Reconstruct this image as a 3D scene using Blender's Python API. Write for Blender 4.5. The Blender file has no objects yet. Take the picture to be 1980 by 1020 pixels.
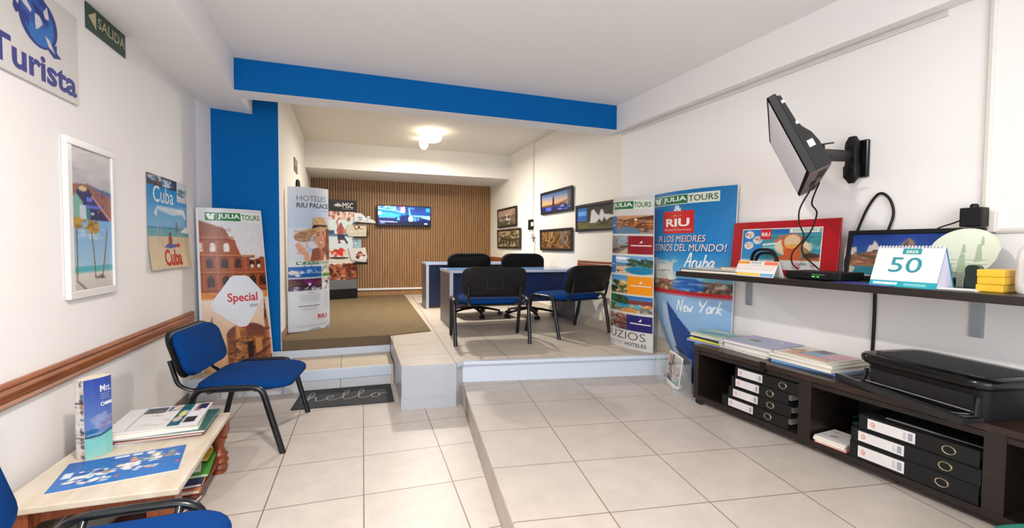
import bpy, bmesh, math, random
import numpy as np
from mathutils import Vector, Matrix
random.seed(7)
C = bpy.context.scene.collection
SC = bpy.context.scene
R = math.radians

def lin(c):
    return tuple(((x/255.0)/12.92 if x/255.0 <= 0.04045 else ((x/255.0+0.055)/1.055)**2.4) for x in c)

# ------------------------------------------------------------------ camera
cam_d = bpy.data.cameras.new('camera'); cam = bpy.data.objects.new('camera', cam_d); C.objects.link(cam)
cam_d.sensor_fit = 'HORIZONTAL'; cam_d.sensor_width = 36.0; cam_d.lens = 890.0/1980.0*36.0
cam_d.clip_start = 0.02; cam_d.clip_end = 100
yaw, pitch, roll = R(19.6), R(2.2), R(0.4)
fwd = Vector((math.sin(yaw)*math.cos(pitch), math.cos(yaw)*math.cos(pitch), -math.sin(pitch)))
rt0 = Vector((math.cos(yaw), -math.sin(yaw), 0)); up0 = rt0.cross(fwd)
rt = rt0*math.cos(roll)+up0*math.sin(roll); up = up0*math.cos(roll)-rt0*math.sin(roll)
cam.matrix_world = Matrix(((rt.x, up.x, -fwd.x, 0), (rt.y, up.y, -fwd.y, 0), (rt.z, up.z, -fwd.z, 1.43), (0, 0, 0, 1)))
SC.camera = cam

# ------------------------------------------------------------------ world, lights, exposure
SC.view_settings.view_transform = 'Standard'; SC.view_settings.look = 'None'
SC.view_settings.exposure = 0.75; SC.view_settings.gamma = 1.0; SC.view_settings.use_curve_mapping = False
W = bpy.data.worlds.new('daylight'); SC.world = W; W.use_nodes = True
bg = W.node_tree.nodes['Background']; bg.inputs[0].default_value = (0.88, 0.94, 1.0, 1); bg.inputs[1].default_value = 0.9

def lamp(name, kind, loc, energy, color, size=0.2, rot=(0, 0, 0), sy=None):
    d = bpy.data.lights.new(name, kind); o = bpy.data.objects.new(name, d); C.objects.link(o)
    d.energy = energy; d.color = color; o.location = loc; o.rotation_euler = rot
    if kind == 'AREA':
        d.size = size
        if sy: d.shape = 'RECTANGLE'; d.size_y = sy
        else: d.shape = 'DISK'
    elif kind == 'POINT': d.shadow_soft_size = size
    return o
# daylight through the open glazed shop front behind the camera
lamp('shop_front_daylight', 'AREA', (-0.3, -3.1, 1.9), 105, (0.88, 0.94, 1.0), 3.6, (R(90), 0, 0), 2.6)

# ------------------------------------------------------------------ materials
MATS = {}
def mat(name, rgb, rough=0.5, metal=0.0, noise=0.0, nscale=30.0, bump=0.0, bscale=200.0, spec=0.5, emit=None, es=1.0, coat=0.0):
    if name in MATS: return MATS[name]
    m = bpy.data.materials.new(name); m.use_nodes = True; nt = m.node_tree
    b = nt.nodes['Principled BSDF']; col = lin(rgb)+(1,)
    b.inputs['Base Color'].default_value = col; b.inputs['Roughness'].default_value = rough
    b.inputs['Metallic'].default_value = metal; b.inputs['Specular IOR Level'].default_value = spec
    b.inputs['Coat Weight'].default_value = coat
    tc = nt.nodes.new('ShaderNodeTexCoord')
    if noise > 0:
        n = nt.nodes.new('ShaderNodeTexNoise'); n.inputs['Scale'].default_value = nscale; n.inputs['Detail'].default_value = 4
        nt.links.new(tc.outputs['Object'], n.inputs['Vector'])
        mr = nt.nodes.new('ShaderNodeMapRange'); mr.inputs['From Min'].default_value = .3; mr.inputs['From Max'].default_value = .7
        mr.inputs['To Min'].default_value = 1-noise; mr.inputs['To Max'].default_value = 1+noise
        nt.links.new(n.outputs['Fac'], mr.inputs['Value'])
        mx = nt.nodes.new('ShaderNodeVectorMath'); mx.operation = 'SCALE'; mx.inputs[0].default_value = col[:3]
        nt.links.new(mr.outputs[0], mx.inputs['Scale']); nt.links.new(mx.outputs[0], b.inputs['Base Color'])
    if bump > 0:
        n2 = nt.nodes.new('ShaderNodeTexNoise'); n2.inputs['Scale'].default_value = bscale; n2.inputs['Detail'].default_value = 3
        nt.links.new(tc.outputs['Object'], n2.inputs['Vector'])
        bp = nt.nodes.new('ShaderNodeBump'); bp.inputs['Strength'].default_value = bump; bp.inputs['Distance'].default_value = .01
        nt.links.new(n2.outputs['Fac'], bp.inputs['Height']); nt.links.new(bp.outputs[0], b.inputs['Normal'])
    if emit:
        b.inputs['Emission Color'].default_value = lin(emit)+(1,); b.inputs['Emission Strength'].default_value = es
    MATS[name] = m; return m

def tile_mat(name, rgb, grout, size, rz, ox, oy, gw=0.007):
    """square floor tiles laid at an angle, from object coordinates"""
    m = bpy.data.materials.new(name); m.use_nodes = True; nt = m.node_tree; b = nt.nodes['Principled BSDF']
    tc = nt.nodes.new('ShaderNodeTexCoord'); mp = nt.nodes.new('ShaderNodeMapping'); mp.vector_type = 'TEXTURE'
    mp.inputs['Location'].default_value = (ox, oy, 0); mp.inputs['Rotation'].default_value = (0, 0, rz)
    mp.inputs['Scale'].default_value = (size, size, 1)
    nt.links.new(tc.outputs['Object'], mp.inputs['Vector'])
    sx = nt.nodes.new('ShaderNodeSeparateXYZ'); nt.links.new(mp.outputs[0], sx.inputs[0])
    def M(op, a, bb=None):
        n = nt.nodes.new('ShaderNodeMath'); n.operation = op
        for i, v in enumerate((a, bb)):
            if v is None: continue
            if isinstance(v, (int, float)): n.inputs[i].default_value = v
            else: nt.links.new(v, n.inputs[i])
        return n.outputs[0]
    def edge(s):
        f = M('FRACT', s); return M('MINIMUM', f, M('SUBTRACT', 1.0, f))
    e = M('MINIMUM', edge(sx.outputs[0]), edge(sx.outputs[1]))
    g = M('LESS_THAN', e, gw/size/2)
    cell = nt.nodes.new('ShaderNodeTexWhiteNoise'); cell.noise_dimensions = '2D'
    fl = nt.nodes.new('ShaderNodeVectorMath'); fl.operation = 'FLOOR'; nt.links.new(mp.outputs[0], fl.inputs[0]); nt.links.new(fl.outputs[0], cell.inputs['Vector'])
    n = nt.nodes.new('ShaderNodeTexNoise'); n.inputs['Scale'].default_value = 7; n.inputs['Detail'].default_value = 6; n.inputs['Roughness'].default_value = .65
    nt.links.new(tc.outputs['Object'], n.inputs['Vector'])
    v = M('ADD', M('ADD', .80, M('MULTIPLY', n.outputs['Fac'], .36)), M('MULTIPLY', cell.outputs['Value'], .05))
    sc = nt.nodes.new('ShaderNodeVectorMath'); sc.operation = 'SCALE'; sc.inputs[0].default_value = lin(rgb); nt.links.new(v, sc.inputs['Scale'])
    mx = nt.nodes.new('ShaderNodeMix'); mx.data_type = 'RGBA'; nt.links.new(g, mx.inputs['Factor']); nt.links.new(sc.outputs[0], mx.inputs['A']); mx.inputs['B'].default_value = lin(grout)+(1,)
    nt.links.new(mx.outputs['Result'], b.inputs['Base Color'])
    b.inputs['Roughness'].default_value = .42
    bp = nt.nodes.new('ShaderNodeBump'); bp.inputs['Strength'].default_value = .25; bp.inputs['Distance'].default_value = .004; bp.invert = True
    nt.links.new(g, bp.inputs['Height']); nt.links.new(bp.outputs[0], b.inputs['Normal'])
    MATS[name] = m; return m

def wood_mat(name, c1, c2, rough=.4, axis=0, scale=6.0, stretch=14.0):
    m = bpy.data.materials.new(name); m.use_nodes = True; nt = m.node_tree; b = nt.nodes['Principled BSDF']
    tc = nt.nodes.new('ShaderNodeTexCoord'); mp = nt.nodes.new('ShaderNodeMapping')
    s = [stretch]*3; s[axis] = 1.0; mp.inputs['Scale'].default_value = s
    nt.links.new(tc.outputs['Object'], mp.inputs['Vector'])
    n = nt.nodes.new('ShaderNodeTexNoise'); n.inputs['Scale'].default_value = scale; n.inputs['Detail'].default_value = 5; n.inputs['Distortion'].default_value = .4
    nt.links.new(mp.outputs[0], n.inputs['Vector'])
    cr = nt.nodes.new('ShaderNodeValToRGB'); cr.color_ramp.elements[0].position = .3; cr.color_ramp.elements[1].position = .7
    cr.color_ramp.elements[0].color = lin(c1)+(1,); cr.color_ramp.elements[1].color = lin(c2)+(1,)
    nt.links.new(n.outputs['Fac'], cr.inputs[0]); nt.links.new(cr.outputs[0], b.inputs['Base Color'])
    b.inputs['Roughness'].default_value = rough; MATS[name] = m; return m

def print_mat(name, rough, emit=0.0, coat=0.0):
    m = bpy.data.materials.new(name); m.use_nodes = True; nt = m.node_tree; b = nt.nodes['Principled BSDF']
    a = nt.nodes.new('ShaderNodeAttribute'); a.attribute_name = 'Col'
    dk = nt.nodes.new('ShaderNodeVectorMath'); dk.operation = 'SCALE'; dk.inputs['Scale'].default_value = .05 if emit else .93; nt.links.new(a.outputs['Color'], dk.inputs[0]); nt.links.new(dk.outputs[0], b.inputs['Base Color']); b.inputs['Specular IOR Level'].default_value = .35; b.inputs['Roughness'].default_value = rough; b.inputs['Coat Weight'].default_value = coat
    if emit:
        nt.links.new(a.outputs['Color'], b.inputs['Emission Color']); b.inputs['Emission Strength'].default_value = emit
    MATS[name] = m; return m

M_wall = mat('white_wall_paint', (237, 234, 232), .7, bump=.05, bscale=60)
M_ceil = mat('white_ceiling_paint', (243, 241, 240), .8)
M_cream = mat('cream_wall_paint', (231, 226, 217), .7)
M_blue = mat('blue_wall_paint', (0, 92, 162), .8, spec=.12)
M_white = mat('white_gloss', (226, 228, 230), .35)
M_tileW = mat('pale_riser_tile', (172, 175, 182), .3, noise=.04, nscale=8)
M_rise = mat('white_riser_board', (198, 207, 220), .35)
M_carpet = mat('beige_carpet', (112, 94, 64), .95, noise=.10, nscale=9, bump=.4, bscale=260)
M_carpetE = mat('brown_carpet_edge', (104, 88, 68), .95, noise=.08, nscale=60, bump=.4, bscale=260)
M_black = mat('black_plastic', (14, 14, 15), .5, spec=.3)
M_blackG = mat('black_gloss_plastic', (9, 9, 10), .2, spec=.35)
M_tube = mat('black_steel_tube', (15, 18, 24), .28)
M_fab = mat('blue_chair_fabric', (4, 54, 114), .95, spec=.12, noise=.05, nscale=300, bump=.2, bscale=700)
M_fabK = mat('black_chair_fabric', (20, 20, 22), .9, spec=.2, noise=.05, nscale=300)
M_deskS = mat('grey_desk_laminate', (96, 92, 104), .35)
M_deskB = mat('blue_desk_laminate', (10, 36, 86), .35)
M_deskT = mat('blue_grey_desk_top', (110, 150, 205), .18)
M_edge = mat('pale_desk_edging', (196, 204, 222), .35)
M_chrome = mat('chrome', (205, 205, 205), .15, 1.0)
M_steel = mat('galvanised_steel', (165, 172, 178), .4, .55)
M_paper = mat('white_paper', (232, 230, 226), .6)
M_ivory = mat('paper_edges', (222, 216, 204), .8, noise=.06, nscale=120)
M_cond = mat('white_conduit', (216, 210, 202), .5)
M_dark = wood_mat('dark_wenge_board', (21, 15, 13), (34, 25, 21), .36, 0, 5, 12)
M_darkT = wood_mat('dark_wenge_top', (32, 20, 15), (54, 36, 27), .28, 0, 5, 12)
M_rail = wood_mat('stained_wood_rail', (112, 56, 22), (160, 92, 44), .35, 0, 3, 20)
M_slat = wood_mat('oak_slat', (134, 97, 58), (162, 122, 78), .5, 2, 3, 18)
M_slatB = mat('slat_backing', (112, 80, 48), .9)
M_legw = wood_mat('red_brown_turned_wood', (110, 52, 26), (146, 76, 40), .35, 2, 8, 8)
M_marble = wood_mat('pale_stone_top', (198, 184, 162), (216, 205, 190), .28, 1, 5, 2.5)
M_bin = mat('black_binder_board', (17, 18, 20), .55, spec=.3, bump=.15, bscale=500)
M_pg = print_mat('glossy_print', .3)
M_pm = print_mat('matte_print', .55)
M_scr = print_mat('lit_screen', .3, .85)

# ------------------------------------------------------------------ mesh helpers
def BM(): return bmesh.new()
def obj(name, bm, m, parent=None, smooth=None, mats=None, bev=None, S=None):
    if S is not None:
        for v in bm.verts: v.co.x *= S; v.co.y *= S
    bmesh.ops.recalc_face_normals(bm, faces=bm.faces)
    me = bpy.data.meshes.new(name); bm.to_mesh(me); bm.free()
    for mm in (mats or [m]): me.materials.append(mm)
    o = bpy.data.objects.new(name, me); C.objects.link(o)
    if parent: o.parent = parent
    if smooth:
        for p in me.polygons: p.use_smooth = True
        me.set_sharp_from_angle(angle=R(smooth))
    if bev:
        b = o.modifiers.new('bevel', 'BEVEL'); b.width = bev; b.segments = 2; b.limit_method = 'ANGLE'; b.angle_limit = R(40)
    return o
def thing(name, label, cat, loc=(0, 0, 0), rz=0.0, group=None):
    o = bpy.data.objects.new(name, None); C.objects.link(o); o.location = loc; o.rotation_euler = (0, 0, rz)
    o.empty_display_size = .05; o['label'] = label; o['category'] = cat
    if group: o['group'] = group
    return o
def tag(o, label, cat, group=None):
    o['label'] = label; o['category'] = cat
    if group: o['group'] = group
    return o
def struct(name, bm, m, mats=None, bev=None, smooth=None):
    o = obj(name, bm, m, None, smooth, mats, bev); o['kind'] = 'structure'; return o
def box(bm, x0, x1, y0, y1, z0, z1, mi=0, M=None):
    v = [bm.verts.new((x, y, z)) for x in (x0, x1) for y in (y0, y1) for z in (z0, z1)]
    if M is not None:
        for q in v: q.co = M @ q.co
    fs = [(0, 1, 3, 2), (4, 6, 7, 5), (0, 4, 5, 1), (2, 3, 7, 6), (0, 2, 6, 4), (1, 5, 7, 3)]
    out = []
    for f in fs:
        ff = bm.faces.new([v[i] for i in f]); ff.material_index = mi; out.append(ff)
    return out   # -x +x -y +y -z +z
def prism(bm, pts, z0, z1, mi=0, top=None, side=None):
    a = [bm.verts.new((p[0], p[1], z0)) for p in pts]; b = [bm.verts.new((p[0], p[1], z1)) for p in pts]
    n = len(pts); bm.faces.new(a[::-1]).material_index = mi
    bm.faces.new(b).material_index = mi if top is None else top
    for i in range(n):
        f = bm.faces.new((a[i], a[(i+1) % n], b[(i+1) % n], b[i])); f.material_index = mi if side is None else (side[i] if isinstance(side, (list, tuple)) else side)
def cyl(bm, p0, p1, r, n=16, r1=None, mi=0):
    tube(bm, [p0, p1], r, n, r1=r1, mi=mi)
def smooth_path(pts, k=6):
    P = [Vector(p) for p in pts]; out = []
    for i in range(len(P)-1):
        p0 = P[max(i-1, 0)]; p1 = P[i]; p2 = P[i+1]; p3 = P[min(i+2, len(P)-1)]
        for j in range(k):
            t = j/k
            out.append(.5*((2*p1)+(-p0+p2)*t+(2*p0-5*p1+4*p2-p3)*t*t+(-p0+3*p1-3*p2+p3)*t**3))
    out.append(P[-1]); return out
def fillet(pts, r, k=6):
    P = [Vector(p) for p in pts]; out = [P[0]]
    for i in range(1, len(P)-1):
        a, b, c = P[i-1], P[i], P[i+1]; u = (a-b); w = (c-b)
        d = min(r, u.length*.48, w.length*.48); s = b+u.normalized()*d; e = b+w.normalized()*d
        for j in range(k+1):
            t = j/k; out.append((1-t)**2*s+2*t*(1-t)*b+t*t*e)
    out.append(P[-1]); return out
def tube(bm, pts, r, n=10, ry=None, r1=None, mi=0):
    P = [Vector(p) for p in pts]; rings = []; prev = None
    for i, p in enumerate(P):
        t = (P[min(i+1, len(P)-1)]-P[max(i-1, 0)]).normalized()
        if prev is None:
            ref = Vector((0, 0, 1)) if abs(t.z) < .9 else Vector((1, 0, 0))
            a = t.cross(ref).normalized()
        else:
            a = (prev-t*prev.dot(t)); a = a.normalized() if a.length > 1e-6 else prev
        prev = a; b = t.cross(a)
        rr = r if r1 is None else r+(r1-r)*i/(len(P)-1)
        rings.append([bm.verts.new(p+a*math.cos(2*math.pi*j/n)*rr+b*math.sin(2*math.pi*j/n)*(ry or rr)) for j in range(n)])
    for i in range(len(rings)-1):
        for j in range(n):
            bm.faces.new((rings[i][j], rings[i][(j+1) % n], rings[i+1][(j+1) % n], rings[i+1][j])).material_index = mi
    bm.faces.new(rings[0][::-1]).material_index = mi; bm.faces.new(rings[-1]).material_index = mi
def lathe(bm, prof, c=(0, 0, 0), n=24, axis='z', mi=0):
    c = Vector(c); rings = []
    for (r, h) in prof:
        ring = []
        for j in range(n):
            a = 2*math.pi*j/n; x, y = r*math.cos(a), r*math.sin(a)
            ring.append(bm.verts.new(c+(Vector((x, y, h)) if axis == 'z' else Vector((x, h, y)) if axis == 'y' else Vector((h, x, y)))))
        rings.append(ring)
    for i in range(len(rings)-1):
        for j in range(n):
            bm.faces.new((rings[i][j], rings[i][(j+1) % n], rings[i+1][(j+1) % n], rings[i+1][j])).material_index = mi
    bm.faces.new(rings[0][::-1]).material_index = mi; bm.faces.new(rings[-1]).material_index = mi
def rring(w, h, r, k=5):
    """rounded rectangle outline centred on 0"""
    out = []
    for cx, cy, a0 in ((w/2-r, h/2-r, 0), (-w/2+r, h/2-r, 90), (-w/2+r, -h/2+r, 180), (w/2-r, -h/2+r, 270)):
        for j in range(k+1):
            a = R(a0+90*j/k); out.append((cx+r*math.cos(a), cy+r*math.sin(a)))
    return out
def loft(bm, loops, mi=0, cap=True):
    rs = [[bm.verts.new(p) for p in L] for L in loops]; n = len(rs[0])
    for i in range(len(rs)-1):
        for j in range(n):
            bm.faces.new((rs[i][j], rs[i][(j+1) % n], rs[i+1][(j+1) % n], rs[i+1][j])).material_index = mi
    if cap:
        bm.faces.new(rs[0][::-1]).material_index = mi; bm.faces.new(rs[-1]).material_index = mi

# ------------------------------------------------------------------ printed artwork: raster pictures and crisp lettering as coloured mesh
class Pic:
    """small painted picture; x 0..1 left-right, y 0..1 bottom-top"""
    def __init__(s, w, h, bg=(255, 255, 255), seed=1):
        s.w, s.h = w*2, h*2; s.a = np.empty((s.h, s.w, 3)); s.a[:] = bg; s.rng = np.random.RandomState(seed)
        s.X, s.Y = np.meshgrid((np.arange(s.w)+.5)/s.w, (np.arange(s.h)+.5)/s.h)
    def put(s, m, c, al=1.0):
        s.a[m] = s.a[m]*(1-al)+np.array(c, float)*al
    def vg(s, y0, y1, c0, c1, x0=0, x1=1):
        m = (s.Y >= y0) & (s.Y <= y1) & (s.X >= x0) & (s.X <= x1); t = ((s.Y-y0)/(y1-y0))[m][:, None]
        s.a[m] = np.array(c0, float)*(1-t)+np.array(c1, float)*t
    def rect(s, x0, y0, x1, y1, c, al=1): s.put((s.Y >= y0) & (s.Y <= y1) & (s.X >= x0) & (s.X <= x1), c, al)
    def ell(s, cx, cy, rx, ry, c, al=1, y0=-9, y1=9): s.put((((s.X-cx)/rx)**2+((s.Y-cy)/ry)**2 <= 1) & (s.Y >= y0) & (s.Y <= y1), c, al)
    def poly(s, pts, c, al=1):
        m = np.zeros(s.X.shape, bool); n = len(pts)
        for i in range(n):
            x0, y0 = pts[i]; x1, y1 = pts[(i+1) % n]
            if y0 == y1: continue
            cr = ((y0 > s.Y) != (y1 > s.Y)) & (s.X < (x1-x0)*(s.Y-y0)/(y1-y0)+x0); m ^= cr
        s.put(m, c, al)
    def line(s, pts, w, c, al=1):
        m = np.zeros(s.X.shape, bool); asp = s.h/s.w
        for (x0, y0), (x1, y1) in zip(pts[:-1], pts[1:]):
            dx, dy = x1-x0, (y1-y0)*asp; L = dx*dx+dy*dy+1e-9
            t = np.clip(((s.X-x0)*dx+(s.Y-y0)*asp*dy)/L, 0, 1)
            m |= np.hypot(s.X-x0-t*dx, (s.Y-y0)*asp-t*dy) <= w
        s.put(m, c, al)
    def arch(s, cx, y0, w, h, c):
        s.rect(cx-w/2, y0, cx+w/2, y0+h*.65, c); s.ell(cx, y0+h*.65, w/2, h*.35, c)
    def blobs(s, n, x0, y0, x1, y1, cols, rx, ry=None, al=.8):
        ry = ry or rx
        for i in range(n):
            k = s.rng.rand(5); s.ell(x0+(x1-x0)*k[0], y0+(y1-y0)*k[1], rx*(.4+k[2]), ry*(.4+k[3]), cols[int(k[4]*len(cols))], al)
    def noise(s, amp, cell=4, x0=0, y0=0, x1=1, y1=1):
        g = s.rng.rand(s.h//cell+2, s.w//cell+2)-.5
        n = np.kron(g, np.ones((cell, cell)))[:s.h, :s.w]+(s.rng.rand(s.h, s.w)-.5)*.5
        m = (s.Y >= y0) & (s.Y <= y1) & (s.X >= x0) & (s.X <= x1); s.a[m] += (n*amp)[m][:, None]
    def paste(s, p, x0, y0, x1, y1):
        m = (s.Y >= y0) & (s.Y <= y1) & (s.X >= x0) & (s.X <= x1); q = np.clip(p.a, 0, 255)
        ix = np.clip(((s.X-x0)/(x1-x0)*p.w).astype(int), 0, p.w-1); iy = np.clip(((s.Y-y0)/(y1-y0)*p.h).astype(int), 0, p.h-1)
        s.a[m] = q[iy, ix][m]
    def out(s):
        a = np.clip(s.a, 0, 255); return a.reshape(s.h//2, 2, s.w//2, 2, 3).mean(axis=(1, 3))
def npl(a):
    a = a/255.0; return np.where(a <= .04045, a/12.92, ((a+.055)/1.055)**2.4)

class Art:
    """flat artwork in metres: u to the right, v up; built through a mapping (u, v, lift) -> point"""
    def __init__(s): s.V = []; s.F = []; s.K = []; s.g = []
    def _add(s, vs, fs, cols):
        o = len(s.V); s.V += vs; s.F += [tuple(i+o for i in f) for f in fs]; s.K += cols
    def grid(s, img, x0, y0, x1, y1, l=0):
        if isinstance(img, Pic): img = img.out()
        a = npl(img); h, w = a.shape[:2]
        vs = [(x0+(x1-x0)*i/(w-1), y0+(y1-y0)*j/(h-1), l) for j in range(h) for i in range(w)]
        fs = [(j*w+i, j*w+i+1, j*w+w+i+1, j*w+w+i) for j in range(h-1) for i in range(w-1)]
        s._add(vs, fs, [tuple(c) for c in a.reshape(-1, 3)])
    def poly(s, pts, c, l=1): s._add([(p[0], p[1], l) for p in pts], [tuple(range(len(pts)))], [lin(c)]*len(pts))
    def rect(s, x0, y0, x1, y1, c, l=1, nx=1):
        for i in range(nx):
            a = x0+(x1-x0)*i/nx; b = x0+(x1-x0)*(i+1)/nx
            s.poly([(a, y0), (b, y0), (b, y1), (a, y1)], c, l)
    def ell(s, cx, cy, rx, ry, c, l=1, n=24): s.poly([(cx+rx*math.cos(2*math.pi*i/n), cy+ry*math.sin(2*math.pi*i/n)) for i in range(n)], c, l)
    def stroke(s, pts, w, c, l=2, k=5):
        P = smooth_path([(p[0], p[1], 0) for p in pts], k) if k > 1 else [Vector((p[0], p[1], 0)) for p in pts]
        Lf, Rt = [], []
        for i, p in enumerate(P):
            t = (P[min(i+1, len(P)-1)]-P[max(i-1, 0)]); t = t.normalized() if t.length > 1e-9 else Vector((1, 0, 0)); n = Vector((-t.y, t.x, 0))*w/2
            Lf.append(p+n); Rt.append(p-n)
        for i in range(len(P)-1):
            s.poly([Rt[i][:2], Rt[i+1][:2], Lf[i+1][:2], Lf[i][:2]], c, l)
    def text(s, body, x0, y0, x1, y1, c, l=2, bold=0.0, shear=0.0):
        cu = bpy.data.curves.new('t', 'FONT'); cu.body = body; cu.size = 1; cu.offset = bold; cu.shear = shear; cu.resolution_u = 3
        o = bpy.data.objects.new('t', cu); C.objects.link(o)
        dg = bpy.context.evaluated_depsgraph_get(); me = bpy.data.meshes.new_from_object(o.evaluated_get(dg))
        vs = [v.co.copy() for v in me.vertices]; fs = [tuple(p.vertices) for p in me.polygons]
        bpy.data.objects.remove(o); bpy.data.curves.remove(cu); bpy.data.meshes.remove(me)
        if not vs: return
        ax, bx = min(v.x for v in vs), max(v.x for v in vs); ay, by = min(v.y for v in vs), max(v.y for v in vs)
        q = [(x0+(x1-x0)*(v.x-ax)/(bx-ax), y0+(y1-y0)*(v.y-ay)/max(by-ay, 1e-6), l) for v in vs]
        s._add(q, fs, [lin(c)]*len(q))
    def lines(s, n, x0, y0, x1, y1, c, seed=3, fill=.45, ragged=.3, center=False, l=1):
        rg = random.Random(seed); dy = (y1-y0)/n
        for i in range(n):
            w = (x1-x0)*(1-ragged*rg.random()); a = x0+((x1-x0)-w)/2 if center else x0
            y = y1-dy*(i+.5); s.rect(a, y-dy*fill/2, a+w, y+dy*fill/2, c, l)
    def build(s, name, parent, f, m=None, step=.0006, slices=None, back=None):
        bm = bmesh.new(); L = bm.loops.layers.float_color.new('Col')
        vs = [bm.verts.new(v) for v in s.V]; K = s.K
        for fc in s.F:
            try: ff = bm.faces.new([vs[i] for i in fc])
            except ValueError: continue
            for lp, i in zip(ff.loops, fc): lp[L] = (*K[i], 1.0)
        if slices:
            for u in slices:
                ge = [e for e in bm.edges if (e.verts[0].co.x-u)*(e.verts[1].co.x-u) < 0 and e.verts[0].co.z > .5]
                fs = list({q for e in ge for q in e.link_faces})
                if fs:
                    geom = fs+list({e for q in fs for e in q.edges})+list({v for q in fs for v in q.verts})
                    bmesh.ops.bisect_plane(bm, geom=geom, plane_co=(u, 0, 0), plane_no=(1, 0, 0), dist=1e-6)
        for v in bm.verts:
            if v.co.z > .5:
                pass
        for v in bm.verts: v.co = Vector(f(v.co.x, v.co.y, v.co.z*step))
        me = bpy.data.meshes.new(name); bm.to_mesh(me); bm.free(); me.materials.append(m or M_pg)
        o = bpy.data.objects.new(name, me); C.objects.link(o); o.parent = parent
        return o
def front(y, x0=0.0, z0=0.0):            # artwork on a plane facing -y at local y
    return lambda u, v, h: (x0+u, y-h-.0008, z0+v)
def top(z, x0=0.0, y0=0.0):              # artwork lying on a horizontal plane
    return lambda u, v, h: (x0+u, y0+v, z+h+.0006)

# ------------------------------------------------------------------ the two side walls splay open a little towards the street
W0 = Vector((3.03, 4.7)); WT = Vector((0.04540766, -0.99896854)); WN = Vector((-0.99896854, -0.04540766))
RW = math.atan2(WT.y, WT.x)
def rw(s, n, z): p = W0+WT*s+WN*n; return (p.x, p.y, z)
L0 = Vector((-1.36, 5.47)); L1 = Vector((-1.43, 2.5)); LT = (L0-L1).normalized(); RL = math.atan2(LT.y, LT.x)
def lw(y, z, n=0.0):
    p = L1+LT*((y-L1.y)/LT.y); q = p+Vector((LT.y, -LT.x))*n; return (q.x, q.y, z)
# ------------------------------------------------------------------ structure
T1 = tile_mat('lower_floor_tile', (196, 186, 178), (120, 108, 98), .515, R(-1.6), .09, 3.235)
T2 = tile_mat('platform_floor_tile', (183, 173, 165), (128, 116, 104), .52, R(-9.1), 1.396, 3.377)
T3 = tile_mat('raised_floor_tile', (196, 184, 170), (126, 112, 98), .51, R(-3.5), .92, 4.38)
bm = BM(); box(bm, -1.85, 1.2, -3.2, 5.0, -.12, 0); struct('floor', bm, T1)
bm = BM(); prism(bm, [(.955, 4.2), (.955, 3.985), (.04, -3.2), (3.65, -3.2), (3.32, 3.95), (3.1, 4.2)], 0.0005, .185)
struct('floor.001', bm, T2, bev=.012)
bm = BM()
prism(bm, [(.43, 4.05), (.9, 3.99), (.98, 4.075), (3.2, 3.655), (3.2, 10.05), (-.75, 10.05), (-.75, 5.49), (.455, 5.49)], 0, .385, mi=0, side=[1, 1, 2, 0, 0, 0, 0, 1])
struct('floor.002', bm, T3, mats=[T3, M_tileW, M_rise])
# white painted riser board with its nosing, below the raised floor
bm = BM(); prism(bm, [(.905, 3.985), (.985, 4.065), (3.19, 3.648), (3.19, 3.625), (.98, 4.035), (.91, 3.97)], .355, .384); struct('trim_1', bm, M_rise)
bm = BM(); prism(bm, [(.425, 4.044), (.43, 4.05), (.9, 3.99), (.899, 3.982)], .0, .10); struct('trim_2', bm, M_tileW)
# middle step
bm = BM(); box(bm, -3.25, .437, 4.87, 5.52, 0, .2); struct('floor.003', bm, tile_mat('step_tread_tile', (200, 184, 162), (126, 112, 98), .52, 0, -.075, 4.75))
bm = BM(); box(bm, -3.25, .417, 4.852, 4.872, .098, .204); struct('trim_3', bm, M_rise, bev=.004)
bm = BM(); box(bm, -3.25, .41, 4.858, 4.871, 0, .096); struct('trim_4', bm, tile_mat('step_riser_tile', (196, 198, 202), (130, 124, 118), .52, 0, -.08, 0))
bm = BM(); box(bm, -3.25, .452, 5.462, 5.482, .2, .283); struct('trim_5', bm, M_rise, bev=.004)
# carpet on the raised floor
bm = BM(); prism(bm, [(-.672, 5.462), (.455, 5.462), (.947, 5.6), (1.11, 9.9), (-.69, 9.9)], .386, .396, mi=0)
c = struct('floor.004', bm, M_carpet)
bm = BM(); box(bm, -.674, .455, 5.456, 5.49, .283, .39); struct('trim_6', bm, M_carpetE, bev=.006)
# ceilings
bm = BM(); box(bm, -1.9, 3.7, -3.2, 4.8, 3.055, 3.2); struct('ceiling', bm, M_ceil)
bm = BM(); box(bm, -1.5, 3.2, 4.8, 10.2, 3.225, 3.35); struct('ceiling.001', bm, mat('cream_ceiling_paint', (226, 219, 206), .85))
# soffit along the left wall, beam along the right wall, blue cross beam, rear bulkhead
bm = BM(); 
vv = [bm.verts.new((x, y, z)) for y in (-3.2, 5.52) for x, z in ((-1.75, 2.836), (-.93, 2.782), (-.93, 3.10), (-1.75, 3.10))]
for q in ((3, 2, 1, 0), (4, 5, 6, 7), (0, 1, 5, 4), (1, 2, 6, 5), (2, 3, 7, 6), (3, 0, 4, 7)): bm.faces.new([vv[i] for i in q])
struct('ceiling_beam', bm, M_ceil)
bm = BM(); a, b2, c2, d = rw(-.1, -.1, 0), rw(-.1, .105, 0), rw(7.9, .105, 0), rw(7.9, -.1, 0)
prism(bm, [a[:2], d[:2], c2[:2], b2[:2]], 2.768, 3.1); struct('ceiling_beam.001', bm, M_wall)
bm = BM(); fs = box(bm, -.93, 3.04, 4.655, 4.92, 2.78, 3.24); fs[2].material_index = 1; struct('ceiling_beam.002', bm, M_ceil, mats=[M_ceil, M_blue])
bm = BM(); box(bm, -.80, 3.15, 8.7, 10.1, 2.765, 3.3); struct('ceiling_beam.003', bm, M_cream)
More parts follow.
